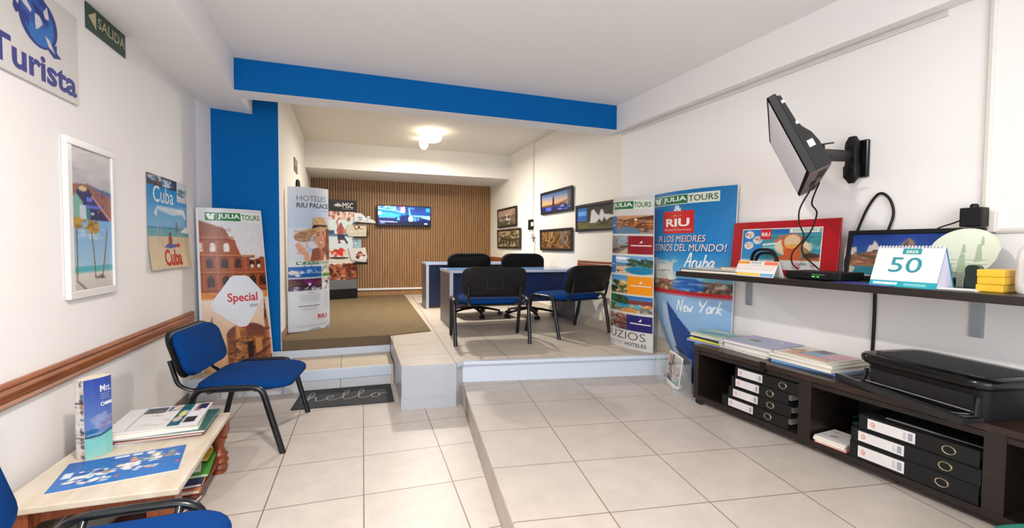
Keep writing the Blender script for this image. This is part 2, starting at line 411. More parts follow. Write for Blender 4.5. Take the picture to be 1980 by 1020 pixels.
# walls
bm = BM(); p = [lw(-3.2, 0)[:2], lw(5.2, 0)[:2], (-1.30, 5.50)]; prism(bm, [p[0], p[1], p[2], (-1.55, 5.5), (p[0][0]-.15, p[0][1])], -.1, 3.1); struct('wall_left', bm, M_wall)
bm = BM(); box(bm, -1.5, -.69, 5.472, 5.62, .19, 3.3); struct('wall_left.001', bm, M_blue)
bm = BM(); box(bm, -.85, -.688, 5.474, 10.1, .3, 3.3); struct('wall_left.002', bm, M_cream)
bm = BM(); p = [rw(0, 0, 0)[:2], rw(7.9, 0, 0)[:2]]; prism(bm, [p[0], p[1], (p[1][0]+.15, p[1][1]), (p[0][0]+.15, p[0][1])], -.1, 3.1); struct('wall_right', bm, M_wall)
bm = BM(); box(bm, 3.03, 3.18, 4.7, 10.1, .1, 3.3); struct('wall_right.001', bm, M_cream)
bm = BM(); box(bm, -.85, 3.18, 9.99, 10.15, .1, 3.3); struct('wall_back', bm, M_slatB)
# vertical oak slats on the back wall: one slatted surface, strip and skirting under it
bm = BM(); x = -.68
while x < 3.02:
    box(bm, x, min(x+.038, 3.03), 9.968, 9.992, .54, 2.765); x += .0503
struct('wall_back.001', bm, M_slat)
bm = BM(); box(bm, -.688, 3.03, 9.93, 9.99, .505, .54); struct('trim_7', bm, M_white)
bm = BM(); box(bm, -.688, 3.03, 9.965, 9.99, .385, .505); struct('baseboard_back', bm, M_slat)
bm = BM(); box(bm, 3.005, 3.03, 4.7, 9.96, .385, .50); box(bm, 3.012, 3.04, 3.68, 4.7, .385, .50); struct('baseboard_right', bm, mat('pale_skirting_tile', (206, 196, 182), .35))
bm = BM(); p = [lw(-3.1, 0, .012)[:2], lw(4.85, 0, .012)[:2], lw(4.85, 0, 0)[:2], lw(-3.1, 0, 0)[:2]]; prism(bm, p[::-1], 0, .085); struct('baseboard_left', bm, mat('brown_skirting', (120, 104, 90), .4))
bm = BM(); box(bm, -.69, -.675, 5.5, 9.9, .396, .48); struct('baseboard_left.001', bm, mat('tan_skirting', (150, 118, 88), .5))
# wooden chair rails
def rail(name, pts0, pts1, rot):
    bm = BM(); prof = [(0, -.055), (.018, -.055), (.030, -.042), (.022, -.028), (.030, -.012), (.030, .012), (.022, .028), (.030, .042), (.018, .055), (0, .055)]
    a = [bm.verts.new((pts0[0]+rot.x*d, pts0[1]+rot.y*d, pts0[2]+z)) for d, z in prof]; b = [bm.verts.new((pts1[0]+rot.x*d, pts1[1]+rot.y*d, pts1[2]+z)) for d, z in prof]
    for i in range(len(prof)):
        j = (i+1) % len(prof); bm.faces.new((a[i], a[j], b[j], b[i]))
    bm.faces.new(a); bm.faces.new(b[::-1]); struct(name, bm, wood_mat(name+'_wood', (112, 56, 22), (160, 92, 44), .35, 1, 3, 20))
rail('trim_8', lw(-3.0, .765), lw(4.985, .757), Vector((1, 0)))
rail('trim_9', (3.03, 4.75, 1.19), (3.03, 5.72, 1.19), Vector((-1, 0)))
rail('trim_10', (3.03, 8.45, 1.14), (3.03, 9.93, 1.14), Vector((-1, 0)))
# surface conduits on the right wall
def conduit(name, pts, w=.02, d=.014):
    bm = BM(); tube(bm, pts, w/2, 6, ry=d); o = obj(name, bm, M_cond); o['kind'] = 'structure'; return o
conduit('trim_11', [rw(0, .008, 2.745), rw(3.05, .008, 2.745)])
conduit('trim_12', [rw(3.24, .008, 2.772), rw(3.24, .008, 1.64)], .03)
conduit('trim_13', [rw(3.32, .008, 2.765), rw(7.5, .008, 2.765)])
conduit('trim_14', [rw(3.29, .008, 1.528), rw(7.5, .008, 1.55)], .016)
conduit('trim_15', [(3.022, 7.40, 3.215), (3.022, 7.40, 1.93)], .014)
conduit('trim_16', [(3.022, 7.33, 1.60), (3.022, 7.33, 1.12)], .014)
conduit('trim_17', [(3.022, 7.40, 3.215), (3.022, 5.0, 3.215)], .014)
# ------------------------------------------------------------------ chairs
def padded(bm, w, d, t, z, r=.07, bulge=.012, mi=0, rows=None):
    """soft cushion: stacked rounded outlines"""
    L = []
    for k, s in ((0, .93), (.18, .985), (.45, 1.0), (.75, .99), (.93, .95), (1.0, .84)):
        L.append([(x*s, y*s, z+t*k+(bulge if k == 1 else 0)) for x, y in rring(w, d, r)])
    loft(bm, L, mi)
SX = 1.42
def visitor_chair(label, loc, rz, group, sx=1.0):
    """steel tube visitor chair, front towards local +y"""
    t = thing('visitor_chair', label, 'chair', loc, rz, group)
    bm = BM(); padded(bm, .47, .43, .055, .425, .09, .01)
    for v in bm.verts: v.co.y += .03
    for v in bm.verts:                                     # waterfall front edge
        if v.co.y > .15: v.co.z -= (v.co.y-.15)**2*1.6
    obj('seat', bm, M_fab, t, 50, S=SX)
    bm = BM(); loft(bm, [[(x*s, y*s, z) for x, y in rring(.46, .42, .08)] for z, s in ((.412, .9), (.427, .97))]); obj('seat_pan', bm, M_black, t, 40, S=SX)
    bm = BM()                                              # back cushion: curved, facing +y
    def back(bm, y0, y1, w, h, s0=1.0):
        L = []
        for k in range(4):
            f = k/3; y = y0+(y1-y0)*f; s = s0*(1 if 0 < k < 3 else .94)
            L.append([(x*s, -.268+y-.22*(zz*s)+.35*(x*x)-(.0), .674+zz*s) for x, zz in rring(w, h, .078)])
        loft(bm, L)
    back(bm, .0, .045, .455, .300); obj('backrest', bm, M_fab, t, 50, S=SX)
    bm = BM(); back(bm, -.022, .004, .475, .320)
    for q in ((-.06, -.056, .61, .71), (.056, .06, .61, .71), (-.06, .06, .71, .714), (-.06, .06, .606, .61)): box(bm, q[0], q[1], -.2885, -.284, q[2], q[3])
    obj('back_shell', bm, M_black, t, 50, S=SX)
    for s in (-1, 1):
        x0, x1 = .285*s, .280*s
        bm = BM(); tube(bm, fillet([(x1, .225, 0), (x0, .135, .470), (x0, 0, .473)], .06), .0155, 10, ry=.0145); obj('leg', bm, M_tube, t, 50, S=SX)
        bm = BM(); tube(bm, fillet([(x1, -.225, 0), (x0, -.145, .470), (x0, 0, .473)], .06), .0155, 10, ry=.0145); obj('leg', bm, M_tube, t, 50, S=SX)
        bm = BM(); tube(bm, fillet([(.15*s, .05, .412), (.17*s, -.18, .412), (.19*s, -.255, .46), (.19*s, -.290, .64)], .06), .011, 8); obj('back_bracket', bm, M_tube, t, 50, S=SX)
    bm = BM(); tube(bm, fillet([(-.285, .10, .470), (-.25, .10, .425), (.25, .10, .425), (.285, .10, .470)], .03), .010, 8); tube(bm, fillet([(-.285, -.10, .470), (-.25, -.10, .425), (.25, -.10, .425), (.285, -.10, .470)], .03), .010, 8); obj('cross_bar', bm, M_tube, t, 50, S=SX)
    return t
visitor_chair('blue visitor chair with black tube legs standing beyond the pale coffee table', (-.700, 3.897, 0), R(-97.2), 'blue visitor chairs')
visitor_chair('blue visitor chair nearest the camera, cut off by the bottom left corner', (-.735, 1.585, 0), R(-90), 'blue visitor chairs')
visitor_chair('blue visitor chair seen squarely from behind at the middle of the front desk', (1.483, 4.93, .385), R(-7.9), 'blue visitor chairs')
visitor_chair('blue visitor chair turned half sideways at the right end of the front desk', (2.535, 5.07, .385), R(14.3), 'blue visitor chairs')

def swivel_chair(label, loc, rz):
    t = thing('swivel_chair', label, 'office chair', loc, rz, 'black swivel chairs behind the front desk')
    bm = BM(); padded(bm, .48, .46, .07, .43, .1); obj('seat', bm, M_fabK, t, 50, S=SX)
    bm = BM(); L = []
    for f, s in ((0, .93), (.35, 1), (.7, 1), (1, .93)):
        L.append([(x*s, -.25+.06*f+.35*x*x, .735+zz*s) for x, zz in rring(.49, .40, .11)])
    loft(bm, L); obj('backrest', bm, M_fabK, t, 50, S=SX)
    bm = BM(); box(bm, -.035, .035, -.268, -.25, .62, .86); obj('back_plate', bm, mat('grey_plastic', (86, 84, 80), .5), t, S=SX)
    bm = BM(); cyl(bm, (0, 0, .12), (0, 0, .44), .028, 14); tube(bm, fillet([(0, -.05, .42), (0, -.22, .42), (0, -.27, .50), (0, -.265, .62)], .07), .022, 8, ry=.01); obj('column', bm, M_black, t, 50, S=SX)
    bm = BM()
    for k in range(5):
        a = 2*math.pi*k/5+.3; tube(bm, [(0, 0, .12), (.14*math.cos(a), .14*math.sin(a), .105), (.27*math.cos(a), .27*math.sin(a), .07)], .022, 8, r1=.014)
    obj('star_base', bm, M_black, t, 50, S=SX)
    for k in range(5):
        a = 2*math.pi*k/5+.3; bm = BM(); cx, cy = .27*math.cos(a), .27*math.sin(a); q = Vector((-math.sin(a), math.cos(a), 0))
        for s in (-1, 1): cyl(bm, Vector((cx, cy, .027))+q*.004*s, Vector((cx, cy, .027))+q*.022*s, .027, 12)
        cyl(bm, (cx, cy, .03), (cx, cy, .07), .007, 8); obj('caster', bm, M_black, t, 50, S=SX)
    return t
swivel_chair('black swivel chair behind the front desk, the one on the left', (1.80, 6.74, .385), R(182))
swivel_chair('black swivel chair behind the front desk, the one nearer the right wall', (2.555, 6.42, .385), R(178))

# ------------------------------------------------------------------ desks
def desk(label, loc, rz, w, d, h, pz=.02):
    t = thing('office_desk', label, 'desk', loc, rz, 'blue and grey office desks')
    bm = BM(); box(bm, 0, w, 0, d, h-.032, h, 0); obj('desk_top', bm, M_deskT, t, mats=[M_deskT])
    bm = BM(); box(bm, -.006, w+.006, -.008, 0, h-.034, h+.001); box(bm, -.008, 0, -.008, d, h-.034, h+.001); box(bm, w, w+.006, 0, d, h-.034, h+.001); obj('top_edging', bm, M_edge, t)
    for x in (0, w-.04):
        bm = BM(); box(bm, x, x+.04, .008, d, 0, h-.034); o = obj('side_panel', bm, M_deskS, t)
        bm = BM(); box(bm, x-.001, x+.043, -.006, .0075, 0, h-.034); obj('panel_edging', bm, M_edge, o)
    bm = BM(); box(bm, .04, w-.04, .16, .19, pz, h-.034); obj('modesty_panel', bm, M_deskB, t)
    return t
desk('front office desk with blue panel and grey sides, nearest the camera', (1.205, 5.72, .385), R(-1.4), 1.79, .72, .735, .29)
desk('rear office desk with grey side panel, standing behind the front one by the slatted wall', (1.205, 7.58, .385), R(-1.4), 1.79, .55, .765)
bm = BM(); box(bm, -.05, .05, -.04, .04, 0, .035); o = tag(obj('stapler', bm, M_black, None, bev=.008), 'small dark desk item on the rear desk top by the right wall', 'stapler'); o.location = (2.7, 7.80, 1.152)

# ------------------------------------------------------------------ coffee table
tb = thing('coffee_table', 'low coffee table with pale stone top and red-brown turned wooden legs along the left wall', 'table', (-1.0, 2.875, 0), 0)
bm = BM(); prism(bm, [(-.375, -.48), (.288, -.505), (.279, .49), (-.34, .49)], .322, .352); obj('table_top', bm, M_marble, tb, bev=.006)
for x, y in ((-.30, -.42), (.215, -.44), (.225, .42), (-.29, .42)):
    bm = BM()
    lathe(bm, [(.042, 0), (.040, .02), (.052, .035), (.044, .055), (.056, .075), (.045, .095), (.053, .115), (.036, .13), (.030, .16), (.040, .20), (.050, .215), (.042, .23), (.05, .24), (.05, .31)], (x, y, 0), 20); box(bm, x-.052, x+.052, y-.048, y+.048, .235, .322)
    obj('leg', bm, M_legw, tb, 40)
bm = BM()
def apron(bm, x0, y0, x1, y1, th=.02):
    n = 14; d = Vector((x1-x0, y1-y0)); L = d.length; d.normalize(); q = Vector((-d.y, d.x))*th/2; up_, lo = [], []
    for i in range(n+1):
        f = i/n; e = min(f, 1-f); z = .268+(-.05*(1-e/.14)**2 if e < .14 else 0)+.006*math.cos(f*20)
        up_.append((x0+d.x*L*f, y0+d.y*L*f, .32)); lo.append((x0+d.x*L*f, y0+d.y*L*f, z))
    for i in range(n):
        vs = []
        for s in (-1, 1):
            vs.append([bm.verts.new((p[0]+q.x*s, p[1]+q.y*s, p[2])) for p in (lo[i], lo[i+1], up_[i+1], up_[i])])
        a, b = vs
        bm.faces.new(a); bm.faces.new(b[::-1])
        for k in range(4): bm.faces.new((a[k], a[(k+1) % 4], b[(k+1) % 4], b[k]))
apron(bm, -.26, -.42, .18, -.44); obj('apron', bm, M_legw, tb)
bm = BM(); apron(bm, .225, -.40, .232, .38); obj('apron', bm, M_legw, tb)
bm = BM(); box(bm, -.3, .24, -.42, .42, .085, .10); obj('lower_shelf', bm, M_legw, tb)

# ------------------------------------------------------------------ wall shelf, bench cabinet
sh = thing('wall_shelf', 'long dark brown wall shelf on grey steel brackets along the right wall', 'shelf', rw(1.55, 0, 1.195), RW)
bm = BM(); box(bm, 0, 2.6, -.55, -.005, 0, .04)
obj('board', bm, M_dark, sh, bev=.003)
for x in (.25, 1.68):
    bm = BM(); box(bm, x-.028, x+.028, -.012, -.001, -.235, 0); box(bm, x-.028, x+.028, -.36, -.001, -.009, -.0005)
    box(bm, x+.010, x+.018, -.016, -.012, -.235, 0)
    for z in (-.20, -.08): cyl(bm, (x-.008, -.016, z), (x-.008, -.012, z), .008, 10)
    obj('bracket', bm, M_steel, sh)

cb = thing('bench_cabinet', 'low dark brown open bench cabinet on casters along the right wall', 'cabinet', rw(1.71, 0, 0), RW)
X1 = 2.35
bm = BM(); box(bm, 0, X1, -.50, -.02, .618, .652); obj('top_board', bm, M_darkT, cb, bev=.004)
bm = BM(); box(bm, .01, X1, -.485, -.03, .585, .612); obj('top_rail', bm, M_dark, cb)
bm = BM(); box(bm, .0, X1, -.49, -.02, .226, .258); obj('bottom_board', bm, M_dark, cb)
for x0, x1 in ((.0, .05), (.885, .965), (1.76, 1.835), (2.3, X1)):
    bm = BM(); box(bm, x0, x1, -.49, -.02, .258, .6195); obj('divider', bm, M_dark, cb)
bm = BM(); box(bm, .05, .885, -.035, -.02, .258, .62); obj('back_panel', bm, M_dark, cb)
bm = BM(); box(bm, .965, 1.19, -.035, -.02, .258, .62); obj('back_panel', bm, M_dark, cb)
bm = BM(); box(bm, 1.835, 2.3, -.035, -.02, .258, .62); obj('back_panel', bm, M_dark, cb)
for x, y in ((.06, -.455), (.06, -.08), (1.2, -.08), (2.2, -.43), (2.2, -.08)):
    bm = BM(); cyl(bm, (x-.026, y-.02, .2095), (x+.026, y-.02, .2095), .0235, 16); cyl(bm, (x, y, .21), (x, y, .227), .01, 8); o = obj('caster', bm, M_black, cb, 40)
    bm = BM(); cyl(bm, (x-.030, y-.02, .2095), (x+.030, y-.02, .2095), .016, 14); obj('hub', bm, M_chrome, o, 40)
bm = BM(); box(bm, .61, .65, -.507, -.485, .59, .66); obj('cable_clip', bm, M_blackG, cb, bev=.004)

# ------------------------------------------------------------------ lever arch binders lying on their sides, spines to the room
def binder(label, s, z, w, h, d, rz, lab0, lab1, ring, group, yf, flat=False):
    t = thing('ring_binder', label, 'binder', rw(s, 0, z), RW+rz, group)
    bm = BM(); box(bm, 0, w, yf, yf+.006, 0, h); box(bm, 0, w, yf, yf+d, 0, .006); box(bm, 0, w, yf, yf+d, h-.006, h); obj('cover', bm, M_bin, t, bev=.004)
    bm = BM(); box(bm, .012, w-.03, yf+.07, yf+d-.01, .012, h-.03); obj('papers', bm, M_ivory, t)
    a = Art(); a.rect(lab0, h*.16, lab1, h*.84, (216, 212, 212), 1); q = lab1-lab0
    a.ell(lab0+q*.12, h*.5, q*.05, h*.16, (214, 120, 112), 2); a.ell(lab0+q*.12, h*.5, q*.034, h*.10, (226, 222, 222), 3); a.rect(lab0+q*.10, h*.46, lab0+q*.15, h*.52, (206, 90, 84), 4)
    for k in range(3): a.rect(lab0+q*.30, h*(.36+.12*k), lab0+q*.62, h*(.37+.12*k), (196, 194, 198), 2)
    a.rect(lab0+q*.86, h*.26, lab0+q*.95, h*.72, (150, 150, 158), 2); a.lines(4, lab0+q*.76, h*.28, lab0+q*.83, h*.7, (180, 180, 186), 2)
    a.build('spine_label', t, front(yf), M_pm)
    bm = BM(); n = 24; r0, r1 = .029, .0225
    lathe(bm, [(r1, 0), (r1, -.004), (r0-.003, -.005), (r0, -.001), (r0, .002), (r1, .002)], (ring, yf, h*.5), n, 'y')
    for v in bm.verts: v.co.z = h*.5+(v.co.z-h*.5)*.78
    obj('finger_ring', bm, mat('brass_ring', (196, 182, 150), .3, .9), t, 50)
    bm = BM(); lathe(bm, [(.023, -.0012), (.023, .001)], (ring, yf, h*.5), n, 'y')
    for v in bm.verts: v.co.z = h*.5+(v.co.z-h*.5)*.78
    obj('finger_hole', bm, mat('hole_black', (4, 4, 5), .9), t)
    return t
g1 = 'binders stacked in the left bay of the bench cabinet'; g2 = 'binders stacked in the middle bay of the bench cabinet'
hb = .0795
binder('black ring binder at the bottom of the four stacked in the left cabinet bay', 1.995, .2590, .53, hb, .34, 0, .06, .27, .385, g1, -.485)
binder('black ring binder second from the bottom in the left cabinet bay stack', 2.045, .2590+hb, .485, hb-.001, .34, R(.8), .04, .245, .34, g1, -.483)
binder('black ring binder third from the bottom in the left cabinet bay stack', 2.075, .2590+2*hb, .452, hb-.001, .34, R(-.5), .04, .235, .32, g1, -.480)
binder('black ring binder on top of the four stacked in the left cabinet bay', 2.105, .2590+3*hb-.0005, .485, .0785, .34, 0, .025, .225, .375, g1, -.482)
hb2 = .092
binder('large black binder at the bottom of the three in the middle cabinet bay', 2.90, .2590, .555, hb2, .34, R(.5), .045, .265, .42, g2, -.49)
binder('large black binder in the middle of the three in the middle cabinet bay', 2.91, .2590+hb2, .56, hb2-.012, .34, R(-.4), .04, .26, .43, g2, -.487)
tb3 = binder('large black binder on top of the three in the middle cabinet bay', 2.945, .2590+2*hb2-.012, .512, .082, .34, 0, .045, .265, .40, g2, -.484)

bm = BM(); box(bm, .10, .50, -.43, -.412, .0822, .0835); obj('paper_strip', bm, mat('grey_card', (150, 142, 136), .6), tb3)
# ------------------------------------------------------------------ printer
pr = thing('printer', 'black flatbed printer with its front tray open on the bench cabinet', 'printer', rw(3.235, .285, .653), RW+R(-10))
bm = BM(); loft(bm, [[(x*s, y*s, z) for x, y in rring(.56, .36, .06)] for z, s in ((0, .98), (.02, 1.0), (.10, 1.0), (.150, 1.03))])
obj('body', bm, M_black, pr, 40)
bm = BM(); loft(bm, [[(x*s, y*s+.0, z) for x, y in rring(.635, .46, .09)] for z, s in ((.148, .95), (.156, .985), (.178, 1.0), (.189, .985), (.194, .965))])
ld = obj('scanner_lid', bm, M_blackG, pr, 40)
bm = BM(); loft(bm, [[(x, y, z) for x, y in rring(.52, .34, .05)] for z in (.1935, .1965)]); obj('lid_panel', bm, M_black, ld, 40)
a = Art(); a.rect(.20, -.16, .26, -.157, (190, 176, 140), 1); a.rect(.14, -.15, .20, -.148, (150, 150, 150), 1); a.rect(-.27, .13, -.24, .134, (140, 140, 140), 1); a.build('lid_marks', ld, top(.1968), M_pg)
bm = BM(); box(bm, -.24, .24, -.192, -.175, .025, .115); obj('paper_mouth', bm, mat('deep_black', (6, 6, 7), .6), pr)
bm = BM(); prism(bm, [(-.425, -.205), (.275, -.30), (.27, -.17), (-.30, -.12)], .002, .022); prism(bm, [(-.435, -.215), (.285, -.315), (.285, -.292), (-.425, -.195)], .002, .036)
for k in range(2): tube(bm, fillet([(-.33+.04*k, -.14, .030), (-.37+.04*k, -.195+.02*k, .026), (0, -.245+.02*k, .026), (.24-.04*k, -.275+.02*k, .026), (.27-.03*k, -.20, .030)], .05), .005, 6)
obj('output_tray', bm, mat('satin_black_tray', (26, 26, 28), .3), pr, 40)
bm = BM(); cyl(bm, (-.25, -.21, .045), (.25, -.212, .045), .007, 10); obj('roller_bar', bm, M_chrome, pr, 40)
for x in (-.262, .262):
    bm = BM(); tube(bm, [(x, -.19, .11), (x, -.20, .07), (x*1.02, -.21, .028)], .014, 8, ry=.009); obj('tray_hinge', bm, M_black, pr, 40)

# ------------------------------------------------------------------ televisions
tv = thing('television', 'television with painted grey screen reflection, tilted steeply down on a black wall arm', 'television', (2.44, 2.03, 1.98), 0)
D_, C_, A_, B_ = (Vector((2.082, 1.61, 1.79)), Vector((2.892, 2.303, 1.79)), Vector((1.963, 1.749, 2.174)), Vector((2.807, 2.478, 2.174)))
ex = (C_-D_).normalized(); ez = ((A_-D_)-ex*(A_-D_).dot(ex)).normalized(); ey = ez.cross(ex)   # ey points out of the back or screen
ctr = (A_+B_+C_+D_)/4; Wt, Ht = 1.09, .43
if ey.dot(Vector((-.656, .755, 0))) > 0: ny = -ey
else: ny = ey
# local frame: x along the top edge, y towards the back of the set, z up the screen
tvM = Matrix(((ex.x, ny.x, ez.x, ctr.x), (ex.y, ny.y, ez.y, ctr.y), (ex.z, ny.z, ez.z, ctr.z), (0, 0, 0, 1))).copy()
tv.location = ctr; LM = Matrix.Translation(-ctr) @ tvM
def tvo(name, bm, m, par=None, **k):
    for v in bm.verts: v.co = LM @ v.co
    return obj(name, bm, m, par or tv, **k)
M_tvb = mat('tv_dark_grey', (30, 29, 30), .5, spec=.3)
bm = BM(); box(bm, -Wt/2, Wt/2, -.004, .034, -Ht/2, Ht/2); tvo('housing', bm, M_tvb, bev=.005)
bm = BM(); box(bm, -Wt/2, Wt/2, -.0065, -.0042, -Ht/2, Ht/2); tvo('bezel', bm, mat('matt_black_bezel', (12, 12, 13), .9, spec=.05))
bm = BM(); box(bm, -Wt/2+.028, Wt/2-.028, -.0075, -.006, -Ht/2+.02, Ht/2-.02); tvo('screen', bm, mat('screen_painted_reflection', (226, 226, 234), .6, spec=.2))  # pale base colour paints in the room's grazing reflection on the dark screen
bm = BM(); loft(bm, [[(x, y, z) for y, z in ((.030, .205), (.050, .195), (.056, .05), (.066, .01), (.088, -.035), (.098, -.09), (.098, -.205), (.092, -.2135), (.030, -.2135))] for x in (-Wt/2+.012, Wt/2-.012)]); tvo('back_cover', bm, M_black)
bm = BM()
for k in range(7): box(bm, -.45+.045*k, -.425+.045*k, .045, .082, -Ht/2-.003, -Ht/2+.001)
for k in range(6): box(bm, .20+.045*k, .225+.045*k, .045, .082, -Ht/2-.003, -Ht/2+.001)
box(bm, -.12, .15, .03, .06, -Ht/2-.003, -Ht/2+.001); tvo('vent_slots', bm, mat('hole_black', (4, 4, 5), .9))
bm = BM(); box(bm, -Wt/2+.002, Wt/2-.002, -.003, .092, -Ht/2-.002, -Ht/2); tvo('underside', bm, mat('warm_grey_plastic', (104, 92, 84), .5))
for q in ((.052, .078, -.10, -.065), (.040, .052, .155, .170), (.050, .062, .03, .045)): bm = BM(); box(bm, -Wt/2+.010, -Wt/2+.0125, *q); tvo('sticker', bm, M_paper)
wm = thing('tv_wall_mount', 'black articulated wall mount carrying the tilted television', 'wall mount', rw(2.62, 0, 2.01), RW)
bm = BM(); box(bm, -.055, .055, -.03, -.002, -.12, .12); obj('wall_plate', bm, M_blackG, wm, bev=.008)
bm = BM(); loft(bm, [[(-.02+x*s, -.06+y*s, z) for x, y in rring(.085, .06, .01, 2)] for z, s in ((-.155, .35), (-.135, .6), (-.115, .95), (-.05, 1.0), (-.035, .8), (.06, .8), (.075, .9), (.11, .8), (.145, .45))]); obj('pivot_column', bm, M_black, wm, 40)
LMi = Matrix.Rotation(-RW, 4, 'Z') @ Matrix.Translation(-Vector(rw(2.62, 0, 2.01)))
hw = ctr+ny*.175; hw.z = 1.965; hub = LMi @ hw; bk = LMi @ (tvM @ Vector((0, .085, -.045)))
bm = BM(); tube(bm, [(-.02, -.06, .02), hub], .016, 4, ry=.036); obj('arm', bm, M_black, wm)
bm = BM(); cyl(bm, Vector(hub)+Vector((0, 0, -.05)), Vector(hub)+Vector((0, 0, .05)), .03, 12); tube(bm, [hub, bk], .03, 8, ry=.04); obj('tilt_head', bm, M_black, wm, 40)
bm = BM(); tube(bm, [Vector(hub)+Vector((-.03, -.02, .055)), Vector(hub)+Vector((.08, .01, .055))], .006, 6); obj('clamp_bolt', bm, M_chrome, wm)

t2 = thing('television', 'lit flat television showing a blue street scene on the slatted wall', 'television', (1.115, 9.85, 2.045), 0)
bm = BM(); box(bm, -.555, .555, 0, .05, -.215, .215); obj('housing', bm, M_black, t2, bev=.006)
bm = BM(); box(bm, -.16, .16, .048, .094, -.12, .12); obj('wall_bracket', bm, M_black, t2)
p = Pic(112, 44, (14, 36, 120), 4)
p.vg(.55, 1, (40, 90, 190), (22, 50, 130)); p.rect(0, .62, .1, .98, (236, 170, 236)); p.rect(.1, .6, .34, .98, (120, 220, 236)); p.blobs(14, .02, .6, .36, .98, [(240, 250, 255), (40, 150, 190), (60, 180, 220)], .03, .12)
p.rect(.40, .66, .44, .98, (210, 110, 220)); p.rect(.44, .62, .51, .95, (250, 220, 250)); p.blobs(8, .42, .62, .52, .98, [(255, 255, 255), (250, 200, 220)], .012, .1)
p.poly([(0, .86), (.3, .8), (.45, .68), (.56, .56), (.44, .5), (.4, .4), (0, .45)], (20, 150, 226)); p.line([(0, .84), (.3, .77), (.46, .66)], .012, (160, 240, 255)); p.poly([(0, .7), (.3, .62), (.42, .55), (.38, .44), (.05, .46)], (70, 210, 240)); p.ell(.03, .62, .05, .1, (230, 255, 255)); p.line([(.03, .42), (.32, .40)], .012, (120, 190, 255)); p.ell(.39, .33, .035, .07, (90, 220, 250))
p.ell(.46, .3, .05, .22, (6, 24, 110)); p.line([(.59, .88), (.6, .55), (.64, .5)], .018, (130, 200, 250)); p.line([(.6, .92), (.68, .88)], .014, (70, 150, 230)); p.ell(.62, .34, .05, .17, (200, 250, 255)); p.rect(.68, .22, .73, .42, (90, 170, 250)); p.rect(.75, .26, .78, .42, (100, 190, 250)); p.line([(.68, .5), (.98, .48)], .016, (150, 230, 250)); p.poly([(.8, .42), (.99, .3), (.99, .5)], (190, 255, 250))
p.rect(.91, .72, .99, .92, (60, 180, 250)); p.rect(0, 0, 1, .2, (6, 16, 60)); p.line([(.04, .19), (.36, .17)], .010, (200, 210, 255)); p.rect(.05, .08, .13, .14, (150, 160, 230)); p.rect(.88, .07, .94, .14, (220, 235, 255)); p.noise(30, 3)
a = Art(); a.grid(p, -.535, -.19, .535, .2); a.build('screen', t2, front(0), M_scr)
# ------------------------------------------------------------------ logos
GR = (28, 112, 66)
def julia(a, x0, y0, x1, y1, full=True, cut=False, l=2):
    """green and white tour operator lettering strip"""
    w, h = x1-x0, y1-y0
    a.rect(x0, y0, x1, y1, (214, 224, 212), l, 8); f = .62
    a.rect(x0+w*.008, y0+h*.07, x0+w*f, y1-h*.07, GR, l+1, 6)
    xs = x0+w*.02
    if full:
        a.rect(xs, y0+h*.12, xs+w*.16, y1-h*.12, GR, l+2); q = xs+w*.005
        a.poly([(q, y0+h*.78), (q+w*.07, y0+h*.82), (q+w*.07, y0+h*.5), (q+w*.10, y0+h*.82), (q+w*.15, y0+h*.82), (q+w*.15, y0+h*.66), (q+w*.13, y0+h*.66), (q+w*.13, y0+h*.2), (q+w*.05, y0+h*.2), (q+w*.02, y0+h*.45)], (224, 234, 226), l+3)
        a.rect(xs+w*.175, y0+h*.1, xs+w*.18, y1-h*.1, (214, 224, 212), l+3); xs += w*.20
    a.text('JULIA', xs, y0+h*.2, x0+w*(f-.015), y1-h*.2, (236, 240, 236), l+2, .02)
    a.text('TOURS', x0+w*(f+.015), y0+h*.2, x1-w*.015, y1-h*.2, (66, 92, 54), l+2, .012)
def riu_box(a, x0, y0, x1, y1, l=2, sub=True):
    w, h = x1-x0, y1-y0
    a.rect(x0, y0, x1, y1, (200, 40, 44), l, 4); a.text('RIU', x0+w*.12, y0+h*.30, x1-w*.12, y0+h*.66, (240, 236, 230), l+1, .03)
    if sub:
        a.text('Ehotets & Sioverens', x0+w*.07, y0+h*.12, x1-w*.07, y0+h*.22, (236, 200, 196), l+1)
        for k in range(5): a.rect(x0+w*(.38+.055*k), y0+h*.76, x0+w*(.41+.055*k), y0+h*(.80+.03*math.sin(k*1.6)), (220, 170, 110), l+1)
